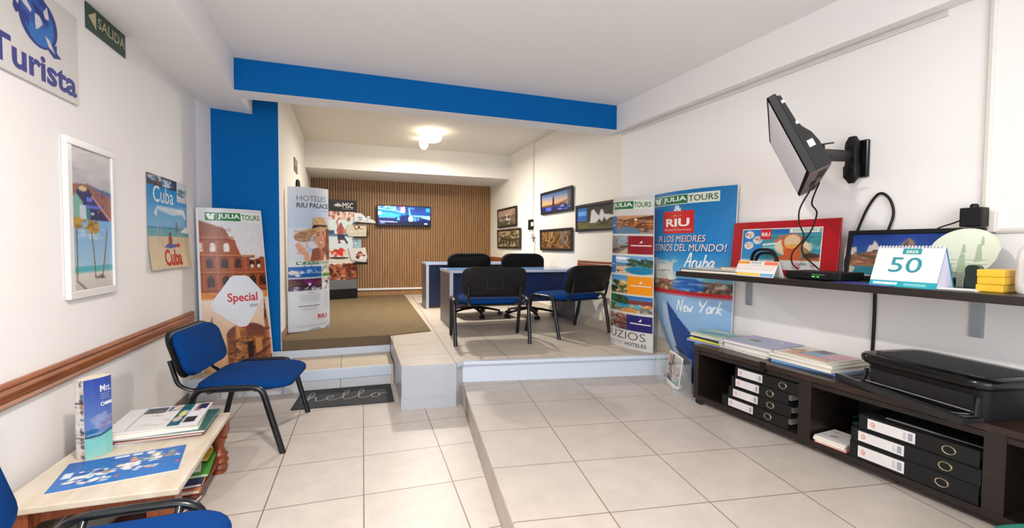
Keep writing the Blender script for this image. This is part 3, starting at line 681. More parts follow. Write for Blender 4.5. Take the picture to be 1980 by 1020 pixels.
# ------------------------------------------------------------------ free standing display banners
def banner(label, corners, bow, art, W_, H_, group, normal, curve_bottom=0.0, holder=None, edge=(226, 228, 232), back=True, edgef=None):
    """corners TL TR BL BR in the room; bowed towards normal"""
    TL, TR, BL, BR = [Vector(c) for c in corners]
    base = (BL+BR)/2; t = thing('display_banner', label, 'banner', (base.x, base.y, min(BL.z, BR.z)), 0, group); o0 = t.location.copy()
    nn = Vector(normal).normalized()
    def f(u, v, h):
        s, q = u/W_, v/H_
        e = edgef(q) if edgef else 0.0
        ss = s*(1-e)+e if edgef else s
        p = (BL*(1-ss)+BR*ss)*(1-q)+(TL*(1-ss)+TR*ss)*q
        return p+nn*(bow*(1-(2*s-1)**2)+h)-o0
    art.build('printed_sheet', t, f, M_pg, .0008, slices=[W_*k/18 for k in range(1, 18)])
    bm = BM(); n = 18; rows = 12; g = []
    for off in (-.001, -.012):
        g.append([[bm.verts.new(f(W_*i/n, H_*j/rows, off)) for i in range(n+1)] for j in range(rows+1)])
    for gi, rev in ((0, 0), (1, 1)):
        for j in range(rows):
            for i in range(n):
                q = [g[gi][j][i], g[gi][j][i+1], g[gi][j+1][i+1], g[gi][j+1][i]]; bm.faces.new(q[::-1] if rev else q)
    ring = [(0, i) for i in range(n)]+[(j, n) for j in range(rows)]+[(rows, i) for i in range(n, 0, -1)]+[(j, 0) for j in range(rows, 0, -1)]
    for k in range(len(ring)):
        a, b = ring[k], ring[(k+1) % len(ring)]
        bm.faces.new((g[0][a[0]][a[1]], g[0][b[0]][b[1]], g[1][b[0]][b[1]], g[1][a[0]][a[1]]))
    obj('backing_sheet', bm, mat('banner_backing', edge, .5), t, 50)
    if back:                                             # folded support behind the sheet
        bm = BM(); m = (BL+BR)/2; mt = (TL+TR)/2; q = [m-nn*.02-o0, m-nn*.14-o0, mt-nn*.012-o0-Vector((0, 0, .12))]
        ax = (BR-BL).normalized()*.10
        a = [bm.verts.new(p+ax) for p in q]; b = [bm.verts.new(p-ax) for p in q]
        bm.faces.new(a); bm.faces.new(b[::-1])
        for i in range(3): bm.faces.new((a[i], a[(i+1) % 3], b[(i+1) % 3], b[i]))
        obj('support_wedge', bm, mat('dark_banner_back', (40, 44, 54), .6), t)
    return t
GB = 'bowed display banners'
# -- amphitheatre banner in the left corner
p = Pic(84, 190, (222, 212, 206), 11)
p.vg(.0, .45, (214, 180, 148), (226, 206, 196)); p.vg(.45, 1, (226, 214, 208), (200, 202, 210))
st, dk, md = (150, 74, 40), (58, 28, 20), (116, 52, 30)
p.poly([(0, .50), (1, .50), (1, .72), (.93, .725), (.9, .715), (.76, .70), (.72, .725), (.62, .72), (.54, .80), (.53, .83), (.46, .835), (.38, .90), (.0, .95)], st)
p.poly([(0, .95), (.38, .895), (.44, .84), (.0, .855)], (138, 76, 48))
for k in range(24): p.line([(.02*k, .86+.002*k), (.02*k, .945-.0028*k)], .004, (118, 62, 40), .5)
for y, c in ((.83, md), (.845, (176, 104, 66)), (.725, md), (.735, (182, 112, 72)), (.617, md), (.627, (176, 104, 64)), (.51, md)):
    p.line([(0, y), (.5 if y > .8 else .82 if y > .7 else .99, y-.006 if y < .8 else y)], .010, c)
for x in (.02, .19, .39): p.arch(x, .755, .085, .055, (222, 214, 208))
for x in (.14, .35, .55): p.arch(x, .652, .10, .062, dk); p.arch(x+.015, .652, .05, .04, (40, 22, 18))
for x in (.77, .88): p.arch(x, .655, .075, .05, dk); p.ell(x+.005, .663, .028, .012, (226, 222, 218))
for x in (.15, .36, .57, .77, .93): p.arch(x, .535, .105, .07, dk); p.arch(x+.015, .535, .05, .045, (44, 24, 20))
for x in (.055, .25, .46, .66): p.rect(x-.012, .51, x+.012, .83 if x < .4 else .72, (174, 100, 64), .8)
p.blobs(200, 0, .5, .36, .92, [(110, 54, 34), (182, 110, 70), (140, 72, 44)], .012, .006, .35); p.blobs(160, .5, .5, 1, .72, [(110, 54, 34), (182, 110, 70)], .012, .006, .35)
p.rect(0, .455, 1, .50, (206, 128, 52)); p.blobs(60, 0, .455, 1, .5, [(184, 104, 40), (226, 150, 70)], .06, .003, .6); p.noise(14, 3, 0, .45, 1, .95)
p.rect(0, .0, 1, .455, (220, 194, 168)); p.vg(0, .455, (206, 156, 112), (224, 204, 190))
p.poly([(.1, .24), (.135, .36), (.165, .24)], (108, 62, 44)); p.rect(.10, .2, .17, .25, (120, 70, 46))
p.ell(.62, .22, .30, .075, (112, 62, 48), 1, .20); p.rect(.33, .02, .95, .21, (126, 74, 44)); p.rect(.45, .0, .60, .36, (166, 108, 62)); p.rect(.43, .21, .62, .245, (136, 84, 52)); p.poly([(.45, .33), (.46, .385), (.59, .33)], (90, 56, 40)); p.rect(.46, .1, .52, .36, (196, 136, 82))
p.blobs(150, .34, .0, .98, .2, [(60, 34, 26), (190, 130, 76), (96, 54, 36), (150, 92, 54)], .03, .010, .7); p.rect(.62, .05, .70, .17, (40, 24, 22)); p.rect(.74, .09, .84, .19, (186, 128, 74))
p.poly([(.9, .30), (.93, .46), (.955, .30)], (70, 44, 38)); p.rect(.905, .0, .965, .31, (160, 96, 66)); p.rect(.885, .235, .985, .25, (110, 60, 46)); p.rect(.885, .16, .985, .175, (110, 60, 46)); p.line([(.5, .02), (.95, .12)], .02, (92, 52, 38)); p.noise(10, 3, 0, 0, 1, .45)
a = Art(); Wj, Hj = .62, 1.56
a.grid(p, .02, 0, Wj-.006, Hj-.045); a.rect(0, 0, .02, Hj, (216, 218, 224), 0); a.rect(.02, Hj-.045, Wj, Hj, (206, 206, 212), 0, 8)
julia(a, .07, Hj-.125, Wj-.018, Hj-.035)
hx, hy = .345, .70
a.poly([(.10, .665), (.27, .90), (.30, .915), (.40, .915), (.44, .90), (.565, .745), (.57, .70), (.41, .43), (.385, .41), (.335, .41), (.30, .43), (.11, .59), (.10, .61)], (214, 218, 226), 2)
a.poly([(.335, .408), (.40, .408), (.372, .388)], (196, 40, 48), 3)
a.text('Special', .235, .635, .51, .745, (194, 40, 56), 3, .02); a.text('stawe', .43, .60, .51, .632, (90, 100, 104), 3)
banner('bowed banner with a red stone amphitheatre standing in the left corner', ((-1.348, 5.085, 1.775), (-.836, 5.30, 1.775), (-1.325, 5.085, .202), (-.74, 5.33, .202)), .055, a, Wj, Hj, GB, (.35, -.94, 0), back=False)
# -- woman in a straw hat
p = Pic(88, 220, (214, 218, 226), 12); p.vg(.55, 1, (168, 192, 226), (206, 214, 226))
p.vg(.80, 1, (186, 204, 230), (212, 216, 224)); p.rect(0, .485, .4, .72, (206, 212, 224))
p.ell(.88, .60, .16, .15, (122, 66, 44)); p.rect(.80, .485, .99, .66, (126, 70, 48)); p.poly([(.44, .485), (.50, .56), (.62, .585), (.78, .56), (.99, .5), (.99, .485)], (176, 112, 86)); p.poly([(.44, .485), (.5, .57), (.66, .6), (.74, .5)], (150, 86, 64))
p.ell(.72, .655, .17, .085, (214, 154, 124)); p.ell(.72, .605, .09, .04, (204, 140, 110))
p.poly([(.645, .632), (.69, .620), (.74, .616), (.79, .622), (.83, .636), (.79, .611), (.74, .604), (.68, .611)], (156, 66, 60)); p.poly([(.665, .627), (.70, .619), (.74, .616), (.78, .620), (.81, .629), (.78, .613), (.74, .608), (.69, .613)], (244, 236, 230)); p.ell(.655, .668, .028, .006, (70, 44, 36)); p.ell(.80, .676, .026, .006, (70, 44, 36)); p.poly([(.72, .64), (.74, .68), (.76, .642)], (190, 122, 96)); p.line([(.61, .683), (.69, .687)], .008, (110, 70, 50)); p.line([(.76, .69), (.83, .69)], .008, (110, 70, 50))
p.ell(.94, .60, .07, .10, (110, 58, 40)); p.blobs(60, .84, .49, .99, .68, [(150, 88, 56), (96, 50, 36), (130, 72, 48)], .02, .02, .6)
p.poly([(.12, .655), (.2, .69), (.5, .72), (.98, .735), (.98, .715), (.6, .70), (.44, .64), (.3, .63)], (196, 156, 112)); p.ell(.29, .655, .18, .035, (150, 108, 80)); p.ell(.30, .648, .14, .024, (172, 130, 100))
p.ell(.70, .735, .21, .062, (204, 168, 122), 1, .715); p.poly([(.49, .712), (.52, .742), (.90, .742), (.92, .722), (.7, .728)], (40, 36, 38)); p.blobs(120, .5, .74, .9, .79, [(180, 140, 96), (220, 188, 146)], .02, .006, .6)
p.blobs(120, .12, .63, .6, .70, [(176, 134, 98), (210, 172, 130), (140, 100, 72)], .025, .006, .5)
p.poly([(.30, .60), (.46, .63), (.66, .585), (.52, .572), (.4, .585)], (216, 216, 222))
p.poly([(.12, .60), (.2, .62), (.32, .58), (.42, .54), (.44, .486), (.32, .486), (.3, .53), (.18, .57)], (214, 160, 134)); p.blobs(30, .14, .54, .4, .61, [(226, 176, 150), (190, 132, 108)], .03, .008, .5)
p.poly([(.78, .486), (.86, .54), (.9, .486)], (226, 190, 180))
p.rect(0, .455, 1, .487, (214, 218, 226))
p.vg(.375, .45, (30, 86, 160), (36, 96, 176), .0, .74); p.vg(.41, .45, (26, 70, 150), (40, 110, 190), 0, .74); p.rect(0, .405, .74, .41, (150, 190, 220)); p.blobs(40, .0, .395, .74, .43, [(220, 232, 240), (120, 170, 210), (40, 80, 130)], .03, .005, .8); p.ell(.10, .41, .10, .014, (216, 212, 206)); p.ell(.18, .39, .05, .008, (226, 216, 206)); p.ell(.42, .42, .07, .012, (120, 180, 220))
p.vg(.285, .367, (50, 30, 44), (70, 24, 60), 0, .74); p.poly([(0, .367), (.3, .33), (0, .31)], (96, 60, 50)); p.poly([(.74, .36), (.5, .325), (.74, .31)], (110, 64, 56)); p.ell(.43, .333, .035, .016, (240, 236, 250)); p.blobs(50, .05, .285, .74, .31, [(190, 190, 210), (40, 30, 60), (110, 90, 130), (220, 220, 230)], .03, .006, .8); p.blobs(30, .3, .33, .6, .366, [(130, 40, 110), (90, 26, 90)], .04, .01, .5)
p.rect(.76, .375, 1, .45, (200, 176, 164)); p.rect(.76, .375, 1, .40, (90, 150, 50)); p.blobs(30, .76, .38, 1, .45, [(120, 80, 66), (236, 230, 224), (80, 130, 60)], .03, .006, .8); p.rect(.76, .285, 1, .367, (206, 204, 204)); p.blobs(14, .78, .29, 1, .36, [(40, 30, 34), (150, 90, 60), (240, 240, 240)], .05, .012, .85)
p.rect(.74, .28, .76, .45, (210, 220, 234)); p.rect(0, .367, 1, .375, (210, 220, 234)); p.rect(0, 0, 1, .285, (218, 222, 230))
a = Art(); Wp, Hp = .54, 1.72; a.grid(p, 0, 0, Wp, Hp)
a.text('HOTELES', .085, Hp-.165, .485, Hp-.10, (120, 122, 128), 2); a.text('RIU PALACE', .085, Hp-.245, .60*.87, Hp-.185, (70, 66, 68), 2, .02); a.rect(.4, Hp-.275, .51, Hp-.272, (120, 120, 128), 2)
julia(a, .075, .795, .62*.86, .835)
a.rect(.16, .775, .18, .786, (80, 80, 86), 1); a.rect(.24, .775, .26, .786, (80, 80, 86), 1)
for y, n in ((.455, 1),): a.lines(1, .2, .452, .29, .462, (110, 112, 120), 2, .6, 0)
a.lines(6, .07, .35, .42, .44, (150, 152, 160), 5, .22, .35, True); a.lines(1, .10, .295, .36, .305, (80, 80, 86), 2, .8, 0); a.lines(4, .12, .245, .34, .288, (150, 152, 160), 8, .22, .3, True); a.lines(12, .44, .26, .53, .46, (150, 152, 160), 9, .2, .5)
a.text('RIU', .335, .135, .475, .185, (200, 50, 54), 2, .03); a.lines(1, .335, .12, .475, .127, (170, 120, 124), 1, .5, 0)
a.lines(2, .07, .045, .52, .075, (130, 132, 140), 1, .2, .1)
a.poly([(.20, .0), (.275, .028), (.345, .03), (.40, .0)], (176, 180, 188), 3); a.poly([(.42, .0), (.48, .028), (.53, .045), (.54, .02), (.51, .0)], (170, 174, 182), 3)
banner('bowed white banner with a smiling woman in a straw hat at the carpet edge', ((-.655, 5.945, 2.11), (-.232, 6.255, 2.125), (-.668, 5.935, .398), (-.225, 6.26, .398)), .07, a, Wp, Hp, GB, (.58, -.81, 0))
# -- hotel list banner on the right
p = Pic(84, 220, (208, 206, 204), 13)
def strip(y0, y1, kind, x0=0, x1=1):
    q = Pic(80, 34, (150, 130, 110), int(y0*1000))
    if kind == 'lobby':
        q.vg(.5, 1, (170, 110, 70), (196, 150, 110)); q.poly([(.25, .7), (1, 1), (1, .8), (.4, .68)], (90, 50, 30)); q.rect(.15, .3, 1, .6, (120, 70, 40)); q.blobs(80, .1, .1, 1, .8, [(220, 150, 70), (70, 40, 30), (180, 100, 50), (60, 60, 90)], .06, .05, .7); q.ell(.45, .05, .3, .35, (84, 124, 150), 1, .0); q.ell(.66, .78, .03, .06, (255, 250, 235))
    elif kind == 'atrium':
        q.vg(0, 1, (120, 90, 74), (140, 140, 146)); q.rect(.2, .5, .9, .95, (140, 156, 166)); q.poly([(0, .2), (.25, .4), (.6, .5), (.6, .4), (.3, .3), (.1, .1)], (70, 48, 40)); q.poly([(.2, 0), (.5, .35), (.9, .3), (.9, 0)], (190, 168, 140)); q.blobs(40, 0, 0, 1, 1, [(200, 190, 180), (90, 70, 60), (170, 190, 200)], .05, .05, .6)
    elif kind == 'pool':
        q.vg(.5, 1, (190, 214, 232), (90, 150, 210)); q.ell(.3, .85, .25, .08, (236, 240, 244)); q.rect(0, .45, 1, .6, (70, 120, 160)); q.poly([(0, 0), (0, .3), (.3, .4), (.7, .42), (1, .2), (1, 0)], (206, 180, 150)); q.ell(.75, .22, .33, .22, (40, 140, 170)); q.ell(.76, .2, .28, .17, (30, 120, 160)); q.blobs(40, .5, .45, 1, .8, [(50, 80, 50), (70, 100, 60), (30, 50, 40)], .05, .08, .8); q.blobs(30, 0, .05, .35, .3, [(130, 70, 60), (90, 60, 60), (230, 220, 210)], .03, .04, .8)
    elif kind == 'garden':
        q.vg(.4, 1, (150, 190, 220), (60, 130, 190)); q.blobs(70, 0, 0, 1, .65, [(50, 70, 30), (84, 100, 40), (30, 44, 24), (200, 180, 130)], .08, .09, .85); q.blobs(20, .3, .2, 1, .6, [(230, 214, 180), (196, 150, 90)], .09, .06, .8)
    elif kind == 'resort':
        q.vg(.5, 1, (90, 150, 200), (40, 100, 170)); q.rect(.3, .5, 1, .75, (120, 60, 46)); q.blobs(30, .1, .4, .5, .95, [(30, 60, 40), (50, 84, 50)], .07, .12, .85); q.rect(.2, .3, .8, .48, (60, 170, 200)); q.blobs(60, 0, 0, 1, .5, [(40, 60, 90), (200, 130, 60), (230, 200, 150), (60, 90, 80), (30, 130, 160)], .07, .05, .7); q.ell(.5, .1, .2, .12, (206, 140, 60))
    else:
        q.vg(0, 1, (90, 60, 56), (150, 110, 90)); q.blobs(80, 0, 0, 1, 1, [(200, 170, 150), (80, 50, 46), (120, 150, 160), (150, 60, 60), (230, 220, 214)], .07, .08, .7); q.rect(.1, .35, .9, .42, (60, 40, 36))
    q.noise(22, 2); p.paste(q, x0, y0, x1, y1)
rows = [(.755, .872, 'lobby', (40, 104, 176), 'L'), (.622, .742, 'atrium', (142, 26, 38), 'R'), (.492, .610, 'pool', (50, 108, 180), 'L'), (.362, .480, 'garden', (236, 146, 22), 'R'), (.240, .350, 'resort', (32, 116, 60), 'L'), (.122, .228, 'room', (40, 34, 104), 'R')]
for y0, y1, k, c, sd in rows:
    strip(y0, y1, k); p.rect(0 if sd == 'L' else .48, y0, .15 if sd == 'L' else 1, y1, c)
a = Art(); Wu, Hu = .60, 1.57; a.grid(p, 0, 0, Wu, Hu)
julia(a, .0, Hu-.135, Wu-.015, Hu-.045, full=False)
for y0, y1, k, c, sd in rows:
    ym = (y0+y1)/2*Hu
    if sd == 'R': a.lines(1, Wu*.56, ym-.012, Wu*.97, ym+.002, (226, 216, 210), 1, .8, 0); a.poly([(Wu*.74, ym+.02), (Wu*.80, ym+.05), (Wu*.80, ym+.02)], (236, 230, 226), 2)
    else: a.rect(.01, ym-.004, .075, ym+.003, (200, 214, 230), 2)
a.text('UZIOS', .02, .095, .53, .175, (90, 86, 84), 2, -.005); a.text('ATOHOO', .02, .035, .24, .065, (176, 172, 168), 2); a.text('HOTELES', .27, .03, .54, .068, (80, 76, 74), 2, .015)
banner('narrow bowed banner listing hotel pictures in strips, on the raised floor by the right wall', ((2.70, 4.335, 1.958), (2.822, 3.80, 1.94), (2.695, 4.345, .386), (2.826, 3.785, .386)), .05, a, Wu, Hu, GB, (-.97, -.23, 0))
# -- blue banner
p = Pic(110, 200, (28, 122, 188), 14)
p.vg(.44, 1, (36, 136, 206), (20, 112, 176)); p.vg(.40, .62, (150, 200, 226), (32, 132, 200)); p.rect(0, .43, 1, .465, (40, 120, 170)); p.rect(.3, .40, 1, .435, (120, 180, 200))
p.poly([(0, .33), (0, .57), (.08, .585), (.12, .54), (.25, .53), (.30, .56), (.36, .53), (.38, .44), (.46, .38), (.46, .33)], (214, 218, 212)); p.blobs(60, 0, .34, .42, .56, [(232, 232, 226), (186, 196, 196), (200, 206, 200)], .04, .02, .6); p.line([(.06, .36), (.06, .52)], .006, (90, 100, 104)); p.line([(.02, .47), (.4, .49)], .004, (110, 120, 124))
p.rect(0, .325, 1, .405, (92, 84, 70)); p.ell(.55, .375, .22, .055, (40, 96, 170), 1, .325); p.blobs(160, 0, .325, 1, .40, [(60, 60, 40), (150, 110, 80), (190, 90, 80), (220, 210, 190), (50, 80, 60), (90, 60, 80)], .03, .012, .75); p.ell(.55, .37, .2, .045, (46, 104, 180), 1, .33); p.blobs(30, .38, .335, .72, .41, [(140, 180, 220), (30, 70, 140)], .05, .004, .7)
for k in range(9): p.line([(.14+.02*k, .33), (.04+.05*k, .40)], .005, (214, 170, 110), .7)
p.vg(0, .30, (112, 160, 210), (150, 186, 222)); p.rect(0, .298, 1, .327, (190, 36, 40))
p.poly([(.10, .0), (.13, .20), (.19, .265), (.24, .27), (.27, .25), (.30, 0)], (176, 200, 226)); p.poly([(.27, .27), (.42, .22), (.60, .165), (.68, .0), (.27, 0)], (32, 70, 138)); [p.line([(.30+.05*k, .25-.022*k), (.32+.055*k, .02)], .004, (52, 96, 164), .6) for k in range(6)]; p.poly([(.60, .17), (.75, .05), (.68, 0), (.64, .0)], (110, 156, 210))
p.poly([(.72, .16), (.88, .17), (.98, .07), (.9, .0), (.8, .06)], (60, 110, 176)); p.rect(.74, .10, .86, .13, (220, 228, 236)); p.line([(.86, .16), (.97, .06)], .014, (24, 48, 90)); p.line([(.76, .155), (.82, .10)], .01, (30, 60, 110)); p.poly([(.27, .12), (.45, .08), (.6, .0), (.27, 0)], (20, 34, 64))
for k in range(5): p.ell(.245, .02+.022*k, .018, .008, (60, 80, 110))
p.noise(10, 3)
a = Art(); Wr, Hr = .96, 1.76; im = p.out(); hh = im.shape[0]; yo = np.interp(np.linspace(0, 1, hh), [0, .452, .472, .67, 1], [0, .298, .327, .62, 1]); im = im[np.clip((yo*(hh-1)).round().astype(int), 0, hh-1)]; a.grid(im, 0, 0, Wr, Hr)
def slant(y, x): return y+.045*(x/Wr)
julia(a, .03, Hr-.125, .83, Hr-.035)
a.text('&', .36, Hr-.19, .46, Hr-.135, (232, 236, 238), 2, .02)
riu_box(a, .20, 1.365, .60, 1.575)
for dx, dy, c, l in ((.005, -.005, (60, 30, 60), 2), (0, 0, (240, 226, 224), 3)):
    a.text('IR LOS MEIDRES', .12+dx, 1.285+dy, .72+dx, 1.345+dy, c if l == 2 else (244, 214, 210), l, 0, .15); a.text('ISTINOS DEL MUNDO!', .035+dx, 1.20+dy, .90+dx, 1.265+dy, c, l, 0, .15)
SC_ = {'A': [[(0, 0), (.3, .75), (.55, 1.5), (.7, 1.45), (.75, 0)], [(.15, .55), (.5, .65), (.9, .6)]], 'r': [[(0, .72), (.03, .3), (0, 0)], [(.03, .4), (.2, .72), (.42, .7)]], 'u': [[(0, .75), (0, .2), (.2, 0), (.42, .3), (.48, .75), (.5, .15), (.65, .02)]], 'b': [[(.1, 1.45), (.03, .6), (0, .05), (.3, 0), (.5, .35), (.35, .72), (.06, .5)]], 'a': [[(.5, .62), (.25, .75), (0, .35), (.15, 0), (.42, .3), (.52, .7), (.5, .15), (.7, .02)]], 'N': [[(0, 0), (.12, .8), (.2, 1.4)], [(.2, 1.4), (.45, .7), (.7, 0)], [(.7, 0), (.82, .8), (.95, 1.5)]], 'e': [[(0, .35), (.4, .45), (.32, .76), (.05, .5), (.15, .02), (.5, .12)]], 'w': [[(0, .75), (.1, .05), (.35, .5), (.5, .05), (.78, .78)]], 'Y': [[(0, 1.45), (.1, .9), (.4, .8)], [(.9, 1.5), (.6, .8), (.2, 0)]], 'o': [[(.28, .75), (0, .4), (.15, 0), (.45, .15), (.47, .55), (.25, .75), (.5, .7)]], 'k': [[(.15, 1.5), (.08, .7), (0, 0)], [(.5, .75), (.08, .38), (.3, .2), (.55, 0)]]}
def script(a, word, x, y, sc, w, c, l=3, gap=.16):
    for ch in word:
        if ch == ' ': x += .9*sc; continue
        wd = max(q[0] for st_ in SC_[ch] for q in st_)
        for st_ in SC_[ch]: a.stroke([(x+(q[0]+.22*q[1])*sc, y+q[1]*sc) for q in st_], w, c, l)
        x += (wd+gap)*sc
script(a, 'Aruba', .50, 1.055, .080, .015, (232, 240, 244)); script(a, 'New', .40, .645, .075, .014, (230, 238, 244)); script(a, 'York', .66, .655, .075, .014, (230, 238, 244))
def wl(s, n, z): return rw(s, n, z)
banner('wide blue bowed banner with a red logo behind the bench cabinet', (wl(.752, .14, 1.955), wl(1.70, .05, 1.955), wl(.80, .14, .2), wl(1.655, .05, .2)), .09, a, Wr, Hr, GB, (-1, -.05, 0), edge=(36, 96, 160), back=False, edgef=lambda q: max(0, (.50-q)/.5)**2*.50)

# ------------------------------------------------------------------ ship company cardboard display
ms = thing('brochure_display', 'tall cardboard brochure display with black header and base by the slatted wall', 'display stand', (-.105, 9.44, .396), R(19.5))
p = Pic(70, 130, (206, 214, 216), 21)
p.vg(.45, .95, (196, 208, 212), (206, 216, 220)); p.rect(0, .88, 1, 1, (190, 150, 130)); p.blobs(50, 0, .88, 1, 1, [(220, 190, 170), (150, 80, 60), (236, 230, 226), (110, 60, 50)], .06, .03, .8); p.rect(0, .63, 1, .67, (84, 124, 160)); p.rect(0, .66, .25, .72, (60, 80, 110)); p.ell(.46, .72, .13, .075, (160, 84, 70)); p.ell(.47, .80, .05, .03, (140, 80, 60)); p.line([(.38, .78), (.33, .85), (.42, .90)], .025, (170, 110, 90)); p.rect(.36, .58, .60, .66, (60, 50, 66)); p.poly([(.4, .6), (.36, .53), (.48, .53)], (150, 40, 90)); p.line([(.56, .62), (.68, .54)], .03, (60, 50, 66)); p.rect(.55, .68, 1, .74, (190, 120, 100))
p.rect(0, .25, 1, .45, (204, 198, 190)); p.blobs(20, .1, .34, .6, .44, [(200, 60, 50), (120, 60, 46), (230, 210, 200)], .08, .03, .85); p.ell(.45, .39, .09, .04, (206, 56, 50)); p.ell(.40, .32, .34, .016, (60, 54, 54)); p.poly([(0, .25), (.5, .2), (1, .29), (1, .32), (.3, .22)], (220, 206, 186)); p.rect(0, 0, 1, .2, (110, 58, 40)); p.poly([(0, .2), (.4, .19), (1, .26), (1, .1), (0, .1)], (130, 70, 46)); p.blobs(110, 0, 0, 1, .22, [(180, 110, 76), (80, 40, 30), (150, 80, 50), (200, 140, 110)], .07, .025, .75); p.line([(.1, .22), (.4, .05)], .012, (200, 150, 120)); p.noise(14, 3)
a = Art(); a.grid(p, -.29, .37, .265, 1.68); a.build('printed_panel', ms, front(-.01), M_pg)
bm = BM(); box(bm, -.29, .265, -.01, .16, .37, 1.68); obj('body', bm, mat('display_board', (206, 200, 194), .6), ms)
bm = BM(); box(bm, -.295, .275, -.03, .17, 1.68, 1.90); hd = obj('header', bm, M_black, ms)
a = Art(); a.text('MSC', .0, 1.745, .205, 1.845, (226, 226, 226), 1, 0)
for k in range(-2, 3): a.poly([(-.10+.028*k, 1.80-.012*abs(k)), (-.085+.028*k, 1.845-.012*abs(k)), (-.07+.028*k, 1.80-.012*abs(k)), (-.085+.028*k, 1.75+.01*abs(k))], (214, 208, 196), 1)
a.rect(-.02, 1.722, .21, 1.728, (150, 150, 150), 1); a.build('header_lettering', hd, front(-.03), M_pm)
bm = BM(); box(bm, -.29, .268, -.03, .17, .19, .37); obj('grey_plinth', bm, mat('grey_plinth', (96, 98, 104), .5), ms)
bm = BM(); box(bm, -.295, .272, -.05, .19, .0, .19); obj('base', bm, M_black, ms)
def wing(pts, zs, cols, seed):
    bm = BM(); a_ = [bm.verts.new((q[0], -.035, q[1])) for q in pts]; b_ = [bm.verts.new((q[0], -.02, q[1])) for q in pts]; n = len(pts)
    bm.faces.new(a_); bm.faces.new(b_[::-1])
    for i in range(n): bm.faces.new((a_[i], b_[i], b_[(i+1) % n], a_[(i+1) % n]))
    o = obj('brochure_wing', bm, mat('display_board', (206, 200, 194), .6), ms)
    A_ = Art(); A_.poly(pts, cols[0], 1); rg = random.Random(seed)
    cx = sum(q[0] for q in pts)/n; cz = sum(q[1] for q in pts)/n; rx = (max(q[0] for q in pts)-min(q[0] for q in pts))*.3; rz_ = (max(q[1] for q in pts)-min(q[1] for q in pts))*.26
    for k in range(14): A_.ell(cx+rx*rg.uniform(-.8, .8), cz+rz_*rg.uniform(-.8, .8), rx*rg.uniform(.1, .35), rz_*rg.uniform(.12, .4), cols[1+k % (len(cols)-1)], 2+k, 12)
    A_.build('wing_print', o, front(-.035), M_pg, .0002)
    return o
wing([(.22, 1.50), (.66, 1.47), (.63, 1.53), (.46, 1.58), (.36, 1.66), (.22, 1.66)], 0, [(214, 216, 218), (170, 176, 182), (236, 238, 240), (120, 130, 140)], 1)
wing([(.05, 1.28), (.10, 1.43), (.26, 1.42), (.38, 1.48), (.47, 1.44), (.46, 1.21), (.12, 1.20)], 0, [(196, 190, 170), (160, 90, 70), (220, 210, 190), (130, 60, 50), (206, 200, 180)], 2)
wing([(.20, .98), (.22, 1.20), (.36, 1.20), (.36, .98)], 0, [(150, 176, 186), (90, 130, 150), (200, 214, 216), (110, 140, 150)], 5)
wing([(.16, .74), (.10, .98), (.44, .99), (.48, .80), (.44, .70)], 0, [(200, 200, 198), (130, 80, 60), (226, 214, 206), (90, 60, 50), (190, 70, 60)], 3)
bm = BM(); prism(bm, [(.2, -.10), (.66, -.10), (.66, -.03), (.2, -.03)], 1.452, 1.472); prism(bm, [(.2, -.10), (.46, -.10), (.46, -.03), (.2, -.03)], 1.18, 1.20); prism(bm, [(.2, -.10), (.46, -.10), (.46, -.03), (.2, -.03)], .66, .70); obj('pocket_shelf', bm, M_black, ms)

# ------------------------------------------------------------------ left wall: sign, exit sign, framed picture, poster
sg = thing('wall_sign', 'white wall sign with a blue dolphin globe and blue lettering in the top left corner', 'sign', lw(2.90, 2.19), RL)
bm = BM(); prism(bm, [(-.42, -.015), (.335, -.015), (.335, -.001), (-.42, -.001)], 0, .475); obj('panel', bm, mat('sign_panel', (216, 212, 210), .4), sg, bev=.003)
a = Art(); DB, DL = (38, 56, 130), (40, 96, 176)
a.rect(-.42, 0, .335, .475, (216, 212, 210), 0); a.text('Turista', -.325, .03, .315, .16, (58, 62, 136), 1, .03)
p = Pic(90, 90, (216, 212, 210), 5)
p.ell(.5, .5, .40, .42, DB); p.ell(.52, .46, .30, .34, (44, 110, 186)); p.ell(.45, .62, .3, .22, (46, 84, 168))
p.poly([(.10, .55), (.02, .62), (.0, .48), (.06, .40), (.10, .44), (.2, .42), (.3, .3), (.3, .5)], DB); p.poly([(.50, .9), (.50, .80), (.66, .75), (.62, .92), (.46, 1.0)], DB)
p.poly([(.68, .12), (.80, .04), (.98, .10), (.88, .16), (.88, .3)], DB); p.poly([(.12, .68), (.24, .74), (.36, .62), (.34, .56), (.22, .62)], (212, 208, 212)); p.poly([(.60, .72), (.68, .84), (.72, .64), (.63, .62)], (212, 208, 212)); p.poly([(.42, .60), (.52, .6), (.58, .5), (.5, .4), (.44, .34), (.42, .44)], (206, 206, 212)); p.poly([(.62, .34), (.72, .30), (.84, .12), (.7, .18)], (212, 208, 212)); p.poly([(.36, .76), (.42, .64), (.66, .52), (.7, .56), (.56, .7)], (30, 44, 116))
a.grid(p, -.165, .165, .19, .455, .3); a.build('lettering_and_emblem', sg, front(-.015), M_pm)
ex_ = thing('exit_sign', 'dark green exit sign with a left arrow high on the left wall', 'sign', lw(3.583, 2.665), RL)
bm = BM(); box(bm, -.233, .233, -.006, -.001, 0, .15); obj('plate', bm, mat('dark_green_sign', (20, 58, 44), .4), ex_)
a = Art(); c = (196, 190, 150); a.poly([(-.215, .078), (-.13, .13), (-.13, .026)], c, 1); a.text('SALIDA', -.11, .05, .22, .112, c, 1, .006); a.build('lettering', ex_, front(-.006), M_pm)
